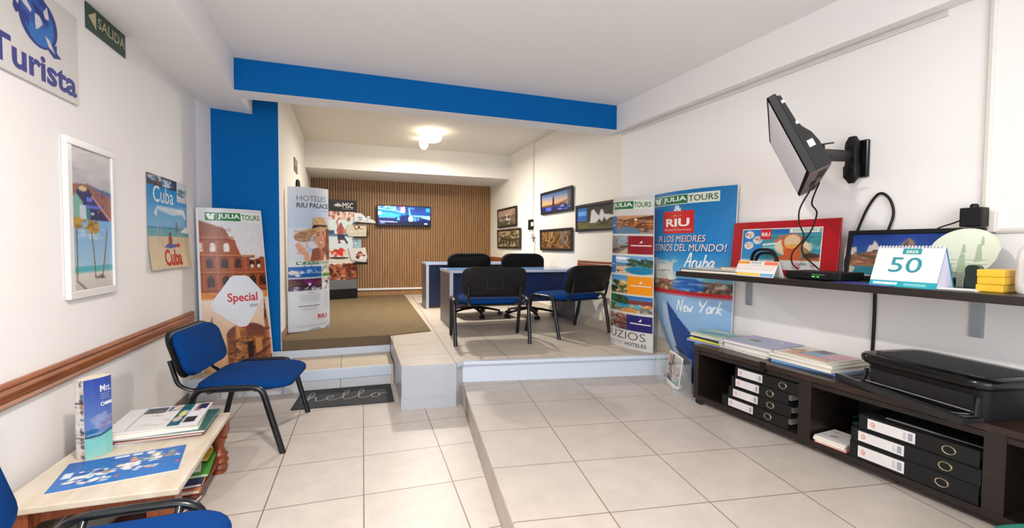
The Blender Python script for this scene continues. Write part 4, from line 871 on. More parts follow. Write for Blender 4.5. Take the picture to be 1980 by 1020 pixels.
def framed(name, label, cat, loc, rz, w, h, border, depth, m, pic, group=None, tilt=0.0, gl=M_pg):
    t = thing(name, label, cat, loc, rz, group); t.rotation_euler = (tilt, 0, rz)
    bm = BM()
    for x0, x1, z0, z1 in ((0, w, 0, border), (0, w, h-border, h), (0, border, border, h-border), (w-border, w, border, h-border)): box(bm, x0, x1, -depth, -.001, z0, z1)
    obj('frame', bm, m, t, bev=.003)
    a = Art(); a.grid(pic, border, border, w-border, h-border); a.build('picture', t, front(-depth*.55), gl)
    bm = BM(); box(bm, border*.5, w-border*.5, -depth*.5, -.002, border*.5, h-border*.5); obj('back_board', bm, M_black, t)
    return t
p = Pic(66, 100, (196, 194, 196), 31); p.vg(.70, 1, (180, 178, 184), (200, 196, 196)); p.blobs(40, 0, .72, 1, 1, [(210, 208, 208), (164, 162, 170), (190, 188, 192)], .2, .02, .35)
p.poly([(0, .70), (.05, .74), (.4, .755), (1, .70), (1, .5), (0, .5)], (150, 96, 80)); p.poly([(.35, .745), (1, .685), (1, .72), (.6, .735)], (64, 100, 150)); p.poly([(.02, .52), (.06, .64), (.2, .735), (.42, .72), (.66, .6), (1, .48), (.1, .48)], (44, 40, 92)); p.ell(.28, .715, .10, .018, (214, 190, 140)); p.poly([(.0, .49), (.0, .62), (.12, .68), (.28, .62), (.3, .49)], (122, 176, 160)); p.rect(.2, .49, .36, .6, (196, 206, 214)); p.poly([(.36, .49), (.34, .6), (.44, .58), (.46, .49)], (60, 120, 130)); p.rect(.33, .585, .72, .605, (90, 120, 220)); p.rect(.36, .63, .5, .66, (90, 120, 220)); p.ell(.5, .545, .05, .008, (200, 220, 250)); p.line([(.5, .67), (.98, .5)], .012, (196, 150, 150)); p.blobs(10, .6, .55, 1, .7, [(80, 50, 50), (176, 120, 96), (70, 80, 170)], .04, .012, .8)
p.vg(.16, .5, (160, 196, 220), (120, 170, 216)); p.blobs(12, .1, .36, .9, .46, [(200, 214, 226), (214, 224, 232)], .12, .012, .5); p.rect(0, .12, 1, .17, (90, 176, 186)); p.vg(0, .125, (196, 190, 184), (220, 212, 204))
for x0, x1 in ((.12, .11), (.46, .54), (.86, .72)): p.line([(x0, .43), ((x0+x1)/2+.01, .26), (x1, .09)], .013, (120, 100, 84))
for cx, cy in ((.12, .46), (.48, .44)): p.blobs(26, cx-.14, cy-.03, cx+.14, cy+.045, [(196, 156, 60), (170, 126, 44), (140, 104, 40)], .07, .012, .9)
p.poly([(.1, .08), (.35, .0), (.3, .0), (.08, .07)], (110, 100, 96)); p.poly([(.5, .085), (.72, .10), (.8, .07), (.55, .075)], (110, 96, 86))
framed('framed_picture', 'tall white framed beach picture with palms hanging on the left wall', 'picture', lw(3.085, 1.128), RL, .505, .872, .042, .028, mat('white_frame', (222, 220, 218), .3), p)
ps = thing('wall_poster', 'glossy travel poster with white and red lettering taped to the left wall', 'poster', lw(4.09, 1.222), RL)
p = Pic(70, 84, (60, 150, 200), 32); p.vg(.46, 1, (120, 180, 220), (20, 130, 200)); p.rect(0, .88, .72, 1, (60, 60, 70)); p.rect(.0, .88, .36, 1, (90, 70, 60)); p.poly([(0, .97), (.3, 1), (.36, .94), (.1, .93)], (200, 200, 200)); p.rect(.36, .89, .58, .97, (196, 214, 226)); p.rect(.60, .88, .72, 1, (50, 60, 80)); p.blobs(16, .0, .88, .72, 1, [(60, 120, 180), (40, 40, 50), (130, 90, 60)], .05, .015, .7); p.rect(.72, .76, 1, 1, (216, 218, 220))
p.blobs(26, .75, .82, .98, .92, [(60, 110, 110), (90, 130, 130), (150, 170, 170)], .05, .008, .8)
p.rect(0, .36, 1, .45, (96, 168, 176)); p.vg(.0, .36, (224, 206, 172), (214, 196, 160)); p.rect(0, .44, 1, .452, (60, 110, 160)); p.poly([(.15, .60), (.22, .68), (.9, .68), (.98, .58), (.94, .57), (.86, .62), (.6, .60), (.4, .615), (.24, .64), (.2, .56)], (226, 228, 232))
for x in (.22, .30, .82, .72): p.line([(x, .62), (x+.01, .25)], .008, (170, 170, 176))
p.ell(.52, .315, .05, .055, (150, 84, 56)); p.ell(.52, .385, .025, .022, (90, 50, 40)); p.poly([(.35, .24), (.45, .28), (.7, .27), (.68, .24), (.5, .225)], (70, 90, 170)); p.ell(.72, .26, .06, .02, (200, 50, 46)); p.ell(.70, .46, .03, .07, (80, 80, 90), .5); p.noise(8, 3)
a = Art(); a.grid(p, 0, .01, .80, .735); a.text('Cuba', .10, .53, .50, .655, (236, 242, 246), 2, .005); a.text('Cuba', .26, .03, .62, .165, (196, 46, 40), 2, .03); a.lines(3, .12, .455, .62, .505, (120, 190, 220), 3, .3, .3)
def curl(u, v, h): return (u, -.006-h-.028*max(0, (.35-v)/.35)**2-.012*max(0, (u-.6)/.2)**2*(1 if v < .3 else .2), v)
a.build('printed_sheet', ps, curl, M_pg, slices=[.1*k for k in range(1, 8)])
bm = BM(); g = [[bm.verts.new(curl(.80*i/8, .01+.725*j/8, -.0015)) for i in range(9)] for j in range(9)]; g2_ = [[bm.verts.new(curl(.80*i/8, .01+.725*j/8, -.003)) for i in range(9)] for j in range(9)]
for j in range(8):
    for i in range(8): bm.faces.new((g[j][i], g[j][i+1], g[j+1][i+1], g[j+1][i])); bm.faces.new((g2_[j+1][i], g2_[j+1][i+1], g2_[j][i+1], g2_[j][i]))
obj('paper_back', bm, M_paper, ps)

# ------------------------------------------------------------------ rear right wall: five dark framed pictures, thermostat, switches
KF = mat('dark_brown_frame', (30, 24, 22), .35)
def landscape(kind, seed):
    q = Pic(64, 40, (120, 110, 100), seed)
    if kind == 'port':
        q.vg(.5, 1, (190, 160, 140), (170, 140, 124)); q.rect(0, .42, 1, .6, (96, 84, 88)); q.rect(.1, .3, .7, .42, (210, 206, 200)); q.rect(.48, .3, .54, .7, (230, 224, 214)); q.rect(0, 0, 1, .3, (70, 76, 52)); q.blobs(60, 0, .05, 1, .6, [(50, 44, 46), (150, 130, 110), (90, 96, 60), (200, 180, 150)], .06, .05, .6); q.rect(.82, .05, .95, .85, (130, 96, 70), .6)
    elif kind == 'rocks':
        q.rect(0, 0, 1, 1, (90, 80, 60)); q.blobs(110, 0, 0, 1, 1, [(170, 146, 106), (50, 50, 44), (120, 100, 70), (196, 176, 136), (70, 80, 60)], .09, .07, .8)
        for k in range(6): q.line([(.1+.15*k, .2), (.2+.12*k, .5), (.3+.12*k, .4)], .03, (40, 40, 36), .8)
    elif kind == 'sunset':
        q.vg(.35, 1, (240, 190, 120), (70, 110, 180)); q.vg(.5, .8, (226, 180, 140), (130, 150, 190)); q.rect(0, .28, 1, .38, (120, 84, 60)); q.rect(0, 0, 1, .28, (40, 44, 100)); q.poly([(.38, .3), (.40, .72), (.43, .86), (.45, .7), (.45, .3)], (50, 44, 60)); q.poly([(.45, .33), (.9, .5), (.9, .44), (.45, .29)], (110, 76, 56)); q.rect(.16, .05, .34, .24, (90, 110, 220)); q.blobs(14, .55, .02, .95, .3, [(110, 130, 240), (180, 190, 255), (60, 60, 140)], .06, .05, .8); q.rect(.88, .1, 1, 1, (80, 84, 90), .7)
    elif kind == 'roots':
        q.rect(0, 0, 1, 1, (86, 62, 40)); q.vg(.4, 1, (70, 50, 34), (120, 90, 56))
        for k in range(26): x = q.rng.rand(); q.line([(x, .95), (x+q.rng.rand()*.3-.15, .5), (q.rng.rand(), .05)], .008+.012*q.rng.rand(), [(176, 126, 70), (140, 96, 54), (50, 36, 28), (200, 156, 96)][k % 4], .8)
        q.rect(.68, .2, .80, 1, (110, 116, 130), .6); q.blobs(40, 0, 0, 1, .5, [(160, 110, 60), (60, 44, 30)], .05, .04, .6)
    else:
        q.rect(0, 0, 1, 1, (60, 58, 46)); q.blobs(40, .5, .3, 1, .95, [(40, 44, 36), (70, 66, 54)], .1, .1, .6); q.rect(0, .35, .25, .95, (60, 110, 190)); q.rect(.03, .6, .24, .8, (110, 170, 240)); q.rect(0, .0, 1, .3, (110, 104, 60)); q.blobs(30, 0, 0, 1, .35, [(90, 90, 50), (140, 130, 80), (60, 60, 40)], .1, .04, .7)
        q.poly([(.33, .25), (.36, .78), (.42, .84), (.5, .6), (.54, .55), (.58, .8), (.62, .78), (.66, .58), (.78, .55), (.9, .45), (.93, .4), (.78, .42), (.7, .3), (.66, .46), (.6, .26), (.55, .4), (.47, .25)], (220, 218, 216))
    q.noise(16, 2); return q
GF = 'dark framed photographs on the right rear wall'
RB = R(-90)
def fr(kind, label, y0, z0, y1, z1, seed, tilt): framed('framed_picture', label, 'picture', (3.03-.005, y0, z0), RB, y0-y1, z1-z0, .038, .03, KF, landscape(kind, seed), GF, tilt)
fr('port', 'small dark framed photograph of a waterfront, upper one nearest the back wall', 9.36, 1.815, 8.20, 2.20, 41, R(1.5))
fr('rocks', 'small dark framed photograph of rough rocks, lower one nearest the back wall', 9.36, 1.385, 7.98, 1.775, 42, R(1.5))
fr('sunset', 'dark framed photograph of a tower at sunset, the highest of the framed five', 7.02, 1.945, 5.89, 2.30, 43, R(2))
fr('roots', 'dark framed photograph of brown roots, below the tower at sunset', 7.04, 1.365, 5.89, 1.705, 44, R(1.5))
fr('falls', 'dark framed photograph of a white waterfall beside the hotel list banner', 5.78, 1.635, 4.62, 2.00, 45, R(1))
th = thing('thermostat', 'small black framed wall device on the conduit between the dark framed photographs', 'wall device', (3.03, 7.50, 1.80), RB)
bm = BM(); box(bm, -.10, .10, -.03, -.001, -.08, .10); obj('case', bm, M_black, th, bev=.006)
bm = BM(); box(bm, -.12, .10, -.02, -.002, -.10, -.085); box(bm, .05, .13, -.034, -.002, -.02, .05); obj('bracket', bm, M_cond, th)
bm = BM(); lathe(bm, [(.05, 0), (.05, -.02), (.035, -.03)], (0, 0, 0), 16, 'y'); o = tag(obj('wall_hook', bm, M_cond, None, 40), 'small round pale fitting on the wall just under the black device', 'fitting'); o.location = (3.029, 7.45, 1.66); o.rotation_euler = (0, 0, RB); 
for v in o.data.vertices: v.co.x *= 1.2; v.co.z *= .7
sw = thing('wall_socket', 'small pale wall socket with a grey plug above the swivel chair backs', 'socket', (3.03, 7.36, 1.56), RB)
bm = BM(); box(bm, -.06, .06, -.015, -.001, -.05, .05); obj('plate', bm, M_cond, sw, bev=.004)
bm = BM(); cyl(bm, (-.06, -.03, .02), (.06, -.03, .02), .012, 8); cyl(bm, (.02, -.03, -.05), (.02, -.03, .05), .012, 8); obj('plug', bm, mat('mid_grey_plastic', (120, 118, 116), .5), sw)
pl = thing('wall_plaque', 'small grey notice plaque on the white wall behind the straw hat banner', 'plaque', (-.688, 7.11, 2.53), R(90))
bm = BM(); box(bm, -.20, .20, -.012, -.001, -.09, .09); obj('plate', bm, mat('grey_plaque', (120, 118, 108), .5), pl)
a = Art(); a.rect(-.15, .0, .15, .06, (160, 158, 150), 1); a.lines(4, -.15, -.07, .15, -.015, (84, 82, 76), 2, .4, .2); a.build('notice_print', pl, front(-.012), M_pm)
wc = thing('wall_clock', 'round black wall clock half hidden above the straw hat banner', 'clock', (-.688, 7.25, 2.20), R(90))
bm = BM(); lathe(bm, [(.16, 0), (.16, -.03), (.14, -.04), (.13, -.03)], (0, 0, 0), 28, 'y'); obj('case', bm, M_black, wc, 40)
bm = BM(); lathe(bm, [(.13, -.028), (.12, -.031)], (0, 0, 0), 28, 'y'); obj('dial', bm, mat('dark_dial', (40, 38, 36), .3), wc, 40)
# ------------------------------------------------------------------ magazines and papers
def magazine(name, label, cat, loc, rz, w, d, t, cover, group=None, art=None, pages=M_ivory, tilt=(0, 0), spine='x'):
    o = thing(name, label, cat, loc, rz, group); o.rotation_euler = (tilt[0], tilt[1], rz)
    bm = BM(); box(bm, -w/2+.004, w/2-.004, -d/2+.004, d/2-.004, t*.12, t*.88); obj('pages', bm, pages, o)
    cm = mat('cover_%d_%d_%d' % cover, cover, .3)
    bm = BM(); box(bm, -w/2, w/2, -d/2, d/2, t*.88, t); box(bm, -w/2, w/2, -d/2, d/2, 0, t*.12); (box(bm, -w/2, -w/2+.002, -d/2, d/2, t*.12, t*.88) if spine == 'x' else box(bm, -w/2, w/2, -d/2, -d/2+.002, t*.12, t*.88)); obj('cover', bm, cm, o)
    if art: art.build('cover_print', o, top(t), M_pg)
    return o
def stack(prefix, group, place, base_z, items, rz0, sp=()):
    """items: (label, cat, du, dv, w, d, t, cover, art, drz)"""
    z = base_z
    for i_, (label, cat, s, n, w, d, t, cover, art, dr) in enumerate(items):
        x, y, _ = place(s, n); magazine('magazine', label, cat, (x, y, z), rz0+R(dr), w, d, t, cover, group, art, spine='y' if i_ in sp else 'x'); z += t+.0005
    return z
# -- magazines on the coffee table
a = Art(); w, d = .40, .37
p = Pic(70, 60, (222, 220, 220), 51); p.rect(.66, 0, .80, 1, (20, 92, 104)); p.rect(.22, .68, .48, .95, (30, 84, 110)); p.blobs(14, .24, .70, .46, .9, [(60, 50, 50), (120, 100, 90), (40, 60, 70)], .04, .05, .8); p.rect(.50, .72, .55, .95, (90, 90, 150)); p.blobs(10, .55, .75, .64, .95, [(150, 110, 110), (200, 180, 176)], .03, .05, .8); p.rect(.20, 0, .215, 1, (130, 140, 180)); p.ell(.74, .55, .05, .14, (226, 206, 130)); p.ell(.78, .62, .03, .06, (140, 180, 220)); p.ell(.72, .3, .05, .12, (196, 180, 170)); p.rect(.84, .62, .93, .95, (170, 130, 130)); p.rect(.88, .70, .99, .97, (40, 44, 80)); p.rect(.82, .10, .96, .35, (50, 44, 40)); p.blobs(20, .24, .08, .62, .6, [(196, 194, 198), (206, 204, 206), (170, 166, 160)], .05, .02, .7)
a.grid(p, -w/2, -d/2, w/2, d/2)
gt = 'magazines stacked on the pale stone table top'
L_T = RL-math.pi/2
def tpos(s, n): return (s, n, 0)
items = [('thin pale blue magazine at the very bottom of the stack on the coffee table', 'magazine', -1.01, 3.155, .42, .34, .010, (176, 198, 214), None, 2),
         ('magazine with a red edge second from the bottom on the coffee table', 'magazine', -.985, 3.15, .40, .35, .010, (168, 62, 60), None, -2),
         ('magazine with a dark green cover third from the bottom on the coffee table', 'magazine', -.985, 3.16, .43, .36, .014, (48, 92, 88), None, -3),
         ('thick white magazine just under the top one on the coffee table', 'magazine', -1.02, 3.16, .40, .36, .034, (224, 222, 222), None, 2),
         ('white and teal brochure on top of the stack on the coffee table', 'magazine', -1.02, 3.165, .42, .37, .006, (222, 220, 220), a, -2)]
stack('magazine', gt, tpos, .3525, items, R(4))
# -- blue puzzle-like leaflet
p = Pic(90, 60, (36, 104, 182), 52); p.vg(0, 1, (44, 116, 190), (30, 92, 170))
p.blobs(60, .12, .12, .42, .60, [(232, 228, 224), (224, 220, 222), (52, 70, 140), (236, 232, 228)], .035, .03, .95); p.blobs(24, .36, .38, .62, .62, [(232, 226, 220), (236, 230, 226), (120, 130, 120), (196, 140, 90)], .035, .035, .95); p.blobs(30, .55, .55, .80, .88, [(230, 224, 216), (220, 150, 110), (120, 140, 120), (236, 232, 230)], .03, .03, .95); p.blobs(12, .62, .30, .80, .38, [(230, 226, 220), (90, 140, 130), (210, 140, 120)], .03, .025, .95); p.blobs(14, .84, .60, .97, .85, [(232, 228, 226), (210, 120, 110), (110, 150, 140)], .02, .03, .95); p.ell(.955, .36, .016, .045, (196, 90, 80)); p.ell(.49, .20, .012, .06, (206, 90, 70)); p.rect(.04, .42, .11, .60, (206, 222, 234)); p.rect(.38, .88, .50, .96, (206, 222, 234)); p.rect(.53, .88, .61, .96, (206, 222, 234)); p.rect(.65, .88, .72, .96, (206, 222, 234)); p.blobs(60, .1, .1, .95, .9, [(70, 130, 196), (30, 84, 150), (150, 190, 220)], .012, .01, .7)
lf = thing('leaflet', 'flat blue leaflet with small white island pictures on the coffee table', 'leaflet', (-1.03, 2.685, .3525), R(9.5))
bm = BM(); box(bm, -.235, .235, -.16, .155, 0, .0025); obj('sheet', bm, M_paper, lf)
a = Art(); a.grid(p, -.235, -.16, .235, .155); a.build('printed_face', lf, top(.0025), M_pg)
# -- tall three sided brochure standing on the table
br = thing('standing_brochure', 'tall blue folded brochure standing upright on the coffee table against the wall', 'brochure', (-1.236, 2.823, .353), R(57.7))
bm = BM(); H_ = .398
pts = [(0, 0), (.043, -.010), (.085, -.013), (.125, -.004), (.138, .02), (.128, .055), (.08, .075), (.03, .065), (-.004, .049)]
prism(bm, pts, 0, H_); obj('paper_body', bm, mat('cream_card', (216, 204, 186), .5), br)
p = Pic(40, 90, (64, 92, 168), 53); p.vg(.3, 1, (104, 130, 184), (44, 70, 150)); p.vg(0, .3, (150, 206, 196), (110, 190, 190)); p.blobs(14, .3, .38, 1, .55, [(150, 160, 190), (130, 146, 186)], .16, .03, .6); p.ell(.2, .34, .25, .03, (40, 100, 150)); p.line([(.5, .36), (.95, .44)], .02, (176, 110, 130)); p.line([(0, .28), (.5, .27), (1, .31)], .03, (50, 60, 100))
for k in range(6): p.line([(0, .03+.04*k), (1, .05+.04*k)], .005, (120, 176, 172), .6)
a = Art(); Lb = .129; a.grid(p, 0, 0, Lb, H_)
a.text('Mtt.', .068, .325, .124, .36, (222, 226, 236), 2, .006)
for k in range(3): a.rect(.070, .313-.012*k, .116, .316-.012*k, (150, 166, 206), 2)
a.ell(.078, .262, .009, .010, (222, 226, 236), 2); a.ell(.078, .262, .005, .006, (60, 88, 166), 3); a.rect(.088, .254, .128, .270, (216, 220, 232), 2)
def bface(u, v, h):
    q = pts[:4]; cum = [0]
    for i in range(3): cum.append(cum[-1]+math.dist(q[i], q[i+1]))
    uu = min(max(u/Lb, 0), 1)*cum[-1]
    for i in range(3):
        if uu <= cum[i+1]+1e-9:
            f = (uu-cum[i])/(cum[i+1]-cum[i]); x = q[i][0]+(q[i+1][0]-q[i][0])*f; y = q[i][1]+(q[i+1][1]-q[i][1])*f; break
    return (x, y-h-.0012, v)
a.build('front_print', br, bface, M_pg, slices=[.0435, .0862])
p = Pic(20, 90, (206, 196, 186), 54); p.blobs(50, .3, 0, 1, 1, [(40, 50, 80), (226, 224, 220), (90, 80, 80), (60, 110, 150), (150, 110, 80), (200, 176, 150)], .3, .025, .85); p.rect(.2, 0, .55, 1, (214, 210, 206), .75); p.rect(0, .70, 1, .715, (60, 30, 32)); p.rect(0, .27, 1, .285, (60, 30, 32))
a = Art(); a.grid(p, 0, .0, .049, H_)
a.build('side_print', br, lambda u, v, h: (-.004+.004*(u/.049)-.0011-h, .049-.049*(u/.049), v), M_pg)
# -- magazines on the lower shelf of the table
gl = 'magazines and papers on the lower shelf of the coffee table'
low = [('dark maroon magazine sticking out at the near end of the low table shelf', -.895, 2.67, .26, .30, .02, (84, 36, 38), -8), ('pale grey magazine beside the maroon one on the low table shelf', -1.13, 2.64, .13, .28, .026, (186, 186, 176), 6),
       ('orange magazine under the navy one on the low table shelf', -.885, 2.92, .26, .30, .022, (196, 104, 48), 12), ('navy blue magazine in the middle of the low table shelf', -.89, 2.93, .26, .28, .016, (28, 40, 92), 16),
       ('white paper with a green edge on the low table shelf', -.87, 3.02, .25, .30, .016, (70, 150, 60), 14), ('white sheet of printed paper above the green edged one under the table', -.92, 3.03, .24, .28, .012, (222, 218, 210), 20), ('yellow leaflet at the far end of the low table shelf', -.87, 3.10, .20, .16, .008, (226, 192, 44), 10)]
lz = {0: .1005, 1: .1005, 2: .1225, 3: .1455, 4: .1625, 5: .1795, 6: .1925}
for i, (lb, x, y, w, d, t, c, dr) in enumerate(low):
    magazine('magazine', lb, 'magazine', (x, y, lz[i]), R(dr-8), w, d, t, c, gl)
magazine('magazine', 'teal magazine lying at the back of the low table shelf', 'magazine', (-1.12, 2.96, .1005), R(3), .18, .30, .03, (60, 130, 140), gl)

# ------------------------------------------------------------------ doormat
dm = thing('doormat', 'dark grey doormat with a handwritten greeting in front of the first step', 'doormat', (-.477, 4.337, .001), R(-4))
bm = BM(); prism(bm, [(0, 0), (.868, 0), (.842, .56), (.012, .522)], 0, .009); obj('rubber_mat', bm, mat('charcoal_mat', (52, 54, 56), .9, bump=.3, bscale=300), dm)
hello = [(0, .2), (.6, .7), (1.0, 1.7), (.8, 2.15), (.58, 1.6), (.5, .1), (.8, .85), (1.15, 1.0), (1.32, .6), (1.4, .12), (1.85, .12), (2.4, .45), (2.9, .8), (2.78, 1.12), (2.42, 1.0), (2.35, .4), (2.8, .06), (3.6, .5), (4.2, 1.45), (4.3, 2.05), (4.07, 2.15), (3.87, 1.5), (3.9, .4), (4.3, .06), (5.1, .5), (5.7, 1.45), (5.8, 2.05), (5.57, 2.15), (5.37, 1.5), (5.4, .4), (5.8, .06), (6.4, .3), (6.85, .85), (7.15, 1.0), (6.8, .92), (6.6, .5), (6.85, .06), (7.3, .18), (7.45, .6), (7.15, .98), (7.5, .82), (8.2, .95)]
a = Art(); a.stroke([(.05+x*.0925, .16+y*.125) for x, y in hello], .011, (150, 150, 148), 1); a.build('greeting', dm, top(.009), M_pm)

# ------------------------------------------------------------------ things on the wall shelf
ZS = 1.2355
def shelf(s, n): return rw(s, n, ZS)
gb = 'books lying at the left end of the wall shelf'
magazine('book', 'black edged book lying at the left end of the wall shelf', 'book', shelf(1.86, .405), RW+R(2), .52, .28, .022, (26, 26, 30), gb)
x = shelf(1.89, .36); magazine('book', 'thin white magazine on the black edged book on the wall shelf', 'book', (x[0], x[1], ZS+.0225), RW+R(-1), .50, .27, .007, (214, 210, 204), gb)
x = shelf(2.03, .385); magazine('book', 'tan notebook lying on top of the books on the wall shelf', 'book', (x[0], x[1], ZS+.030), RW, .22, .14, .018, (196, 152, 108), gb)
def tent(name, label, cat, s, n, w, h, dp, rz, art, m=M_paper, edge=None):
    t = thing(name, label, cat, shelf(s, n), RW+rz); lean = .30*dp
    def f(u, v, h_): return (u, -dp/2+(dp/2-.002)*v/h-h_-.0012, v)
    art.build('front_face', t, f, M_pm)
    bm = BM()
    for sgn in (-1, 1):
        v = [(0, sgn*dp/2, 0), (w, sgn*dp/2, 0), (w, sgn*.002, h), (0, sgn*.002, h)]
        q = [bm.verts.new(c_) for c_ in v]; q2 = [bm.verts.new((c_[0], c_[1]-sgn*.002, c_[2])) for c_ in v]
        bm.faces.new(q); bm.faces.new(q2[::-1])
        for i in range(4): bm.faces.new((q[i], q[(i+1) % 4], q2[(i+1) % 4], q2[i]))
    obj('folded_card', bm, m, t)
    return t
a = Art(); w, h = .325, .105
a.rect(0, 0, w, h, (228, 226, 222), 1); a.rect(.0, h*.79, w*.32, h*.97, (240, 170, 60), 2); a.rect(w*.34, h*.72, w*.64, h*.97, (206, 208, 212), 2); a.rect(w*.68, h*.76, w, h*.97, (232, 110, 84), 2)
for k in range(5): a.rect(w*(.02+.058*k), h*.83, w*(.045+.058*k), h*.93, (176, 100, 50), 3)
for k in range(4): a.rect(w*(.36+.065*k), h*.86, w*(.40+.065*k), h*.92, (110, 116, 126), 3)
for k, c in enumerate(((226, 150, 140), (214, 200, 196), (230, 160, 150), (206, 208, 214))): a.rect(w*.02, h*(.66-.09*k), w*(.98-.02*k), h*(.685-.09*k), c, 2)
a.rect(.01*w, h*.05, w*.66, h*.22, (232, 196, 60), 2); a.rect(.04*w, h*.11, w*.62, h*.13, (246, 226, 150), 3); a.rect(w*.68, h*.05, w*.98, h*.22, (70, 156, 214), 2); a.rect(w*.70, h*.12, w*.95, h*.14, (200, 224, 240), 3)
tent('price_card', 'folded price card with orange, yellow and blue blocks on the wall shelf', 'card', 2.105, .465, w, h, .10, R(-3), a)
a = Art(); w, h = .30, .20
a.rect(0, 0, w, h, (40, 160, 176), 1); a.rect(0, h*.15, w, h, (232, 228, 226), 2); a.rect(w*.40, h*.84, w*.68, h*.99, (40, 148, 150), 3); a.text('2025', w*.45, h*.87, w*.63, h*.94, (240, 244, 244), 4, .02)
a.text('50', w*.25, h*.37, w*.73, h*.76, (46, 140, 158), 4, .004); a.lines(1, w*.35, h*.35, w*.48, h*.37, (150, 180, 186), 3, .8, 0); a.lines(1, w*.24, h*.25, w*.60, h*.275, (150, 150, 154), 3, .7, 0)
a.rect(w*.06, h*.05, w*.44, h*.11, (214, 232, 236), 2); a.rect(w*.54, h*.04, w*.86, h*.10, (120, 196, 200), 2)
ca = tent('desk_calendar', 'white tent calendar with teal numerals on the wall shelf', 'calendar', 2.985, .43, w, h, .15, R(-2), a, mat('teal_card', (28, 132, 160), .4))
bm = BM()
for k in range(20): x = w*(.03+.94*k/19); lathe(bm, [(.010, -.0012), (.0116, 0), (.010, .0012)], (x, 0, h+.002), 10, 'x')
obj('wire_spiral', bm, mat('white_wire', (210, 210, 214), .3), ca, 60)
bm = BM(); q = [(w-.004, -.07, .002), (w-.004, .07, .002), (w-.003, .0, h*.96)]; v = [bm.verts.new(c_) for c_ in q]; v2 = [bm.verts.new((c_[0]-.03, c_[1]*.98, c_[2])) for c_ in q]
bm.faces.new(v); bm.faces.new(v2[::-1])
for i in range(3): bm.faces.new((v[i], v[(i+1) % 3], v2[(i+1) % 3], v2[i]))
obj('page_block', bm, mat('page_edges_lilac', (206, 204, 222), .6), ca)
rb = thing('display_board', 'red board with a beach hat poster leaning on the wall above the shelf', 'board', shelf(1.70, .105), RW); rb.rotation_euler = (R(-5), 0, RW)
bm = BM(); box(bm, 0, .86, -.008, .006, 0, .40); obj('board', bm, mat('glossy_red', (166, 8, 22), .25), rb, bev=.003)
p = Pic(110, 66, (36, 120, 190), 61); p.vg(.2, 1, (50, 150, 206), (40, 110, 180)); p.rect(.30, .22, 1, .86, (60, 140, 158)); p.vg(.5, .8, (110, 176, 180), (50, 120, 140), .30, 1); p.line([(.30, .6), (.6, .66)], .012, (220, 230, 230)); p.line([(.3, .52), (.5, .54)], .010, (150, 200, 204)); p.line([(.75, .58), (1, .62)], .02, (190, 214, 210)); p.rect(.30, .88, 1, 1, (40, 104, 170)); p.blobs(10, .8, .6, 1, .85, [(60, 150, 140), (36, 110, 120)], .06, .05, .6)
p.ell(.60, .55, .145, .20, (222, 206, 176)); p.ell(.79, .52, .11, .16, (216, 200, 170)); p.poly([(.70, .60), (.80, .56), (.90, .42), (.84, .30), (.72, .34)], (146, 116, 84)); p.ell(.67, .66, .13, .21, (200, 84, 44)); p.ell(.67, .68, .10, .165, (216, 190, 150)); p.poly([(.57, .6), (.60, .52), (.68, .50), (.76, .56), (.74, .62)], (226, 160, 80)); p.poly([(.56, .52), (.64, .44), (.62, .22), (.58, .2), (.76, .44), (.78, .36), (.6, .22)], (206, 84, 44)); p.poly([(.58, .46), (.74, .46), (.78, .22), (.6, .22)], (210, 90, 48)); p.poly([(.44, .24), (.56, .36), (.66, .22), (.44, .22)], (190, 100, 54)); p.poly([(.76, .22), (.84, .38), (.94, .38), (1, .34), (1, .22)], (170, 84, 44)); p.ell(.9, .34, .1, .06, (74, 50, 44)); p.line([(.45, .70), (.53, .74)], .016, (206, 100, 60)); p.line([(.5, .80), (.58, .82)], .012, (206, 100, 60))
for cx, cy in ((.10, .86), (.22, .72), (.10, .58)): p.ell(cx, cy, .065, .10, (222, 222, 218)); p.blobs(9, cx-.04, cy-.05, cx+.04, cy+.05, [(200, 150, 120), (150, 90, 70), (226, 200, 180), (170, 176, 190)], .02, .03, .85)
p.rect(0, 0, 1, .22, (214, 214, 210)); p.blobs(9, .05, .08, .98, .16, [(120, 150, 156), (70, 90, 110), (160, 190, 190), (206, 150, 150)], .045, .07, .85); p.noise(8, 2)
a = Art(); a.rect(.095, .035, .745, .345, (226, 222, 218), 1); a.grid(p, .101, .042, .738, .338, 2); riu_box(a, .262, .262, .355, .34, 3, False); a.rect(.50, .305, .735, .338, (150, 170, 150), 3); a.rect(.505, .309, .72, .334, (220, 228, 220), 4); a.text('JULIA TOURS', .525, .313, .705, .330, (60, 110, 80), 5, .01)
a.build('poster_print', rb, front(-.008), M_pg)
hp = thing('headband', 'black double curved band standing in front of the red board', 'headband', shelf(2.0, .20), RW+R(-4))
for dy, x0, w_, h_ in ((0, -.02, .20, .185), (-.045, .06, .17, .16)):
    bm = BM(); tube(bm, fillet([(x0, dy, 0), (x0, dy, h_), (x0+w_, dy+.02, h_), (x0+w_, dy+.02, 0)], .12, 10), .015, 8, ry=.010); obj('arch', bm, M_black, hp, 50)
dc = thing('decoder_box', 'flat black decoder box with green lights on the wall shelf', 'set-top box', shelf(2.615, .34), RW)
bm = BM(); box(bm, -.155, .19, -.12, .10, .004, .052); obj('case', bm, M_black, dc, bev=.006)
bm = BM(); 
for q in ((-.13, -.1), (.16, -.1), (-.13, .08), (.16, .08)): cyl(bm, (q[0], q[1], 0), (q[0], q[1], .006), .012, 10)
obj('foot', bm, M_black, dc)
a = Art(); a.rect(.02, .018, .04, .026, (60, 220, 70), 1); a.rect(.05, .018, .065, .026, (60, 220, 70), 1); a.rect(.02, .034, .10, .036, (150, 160, 150), 1); a.build('lights', dc, front(-.12), M_scr)
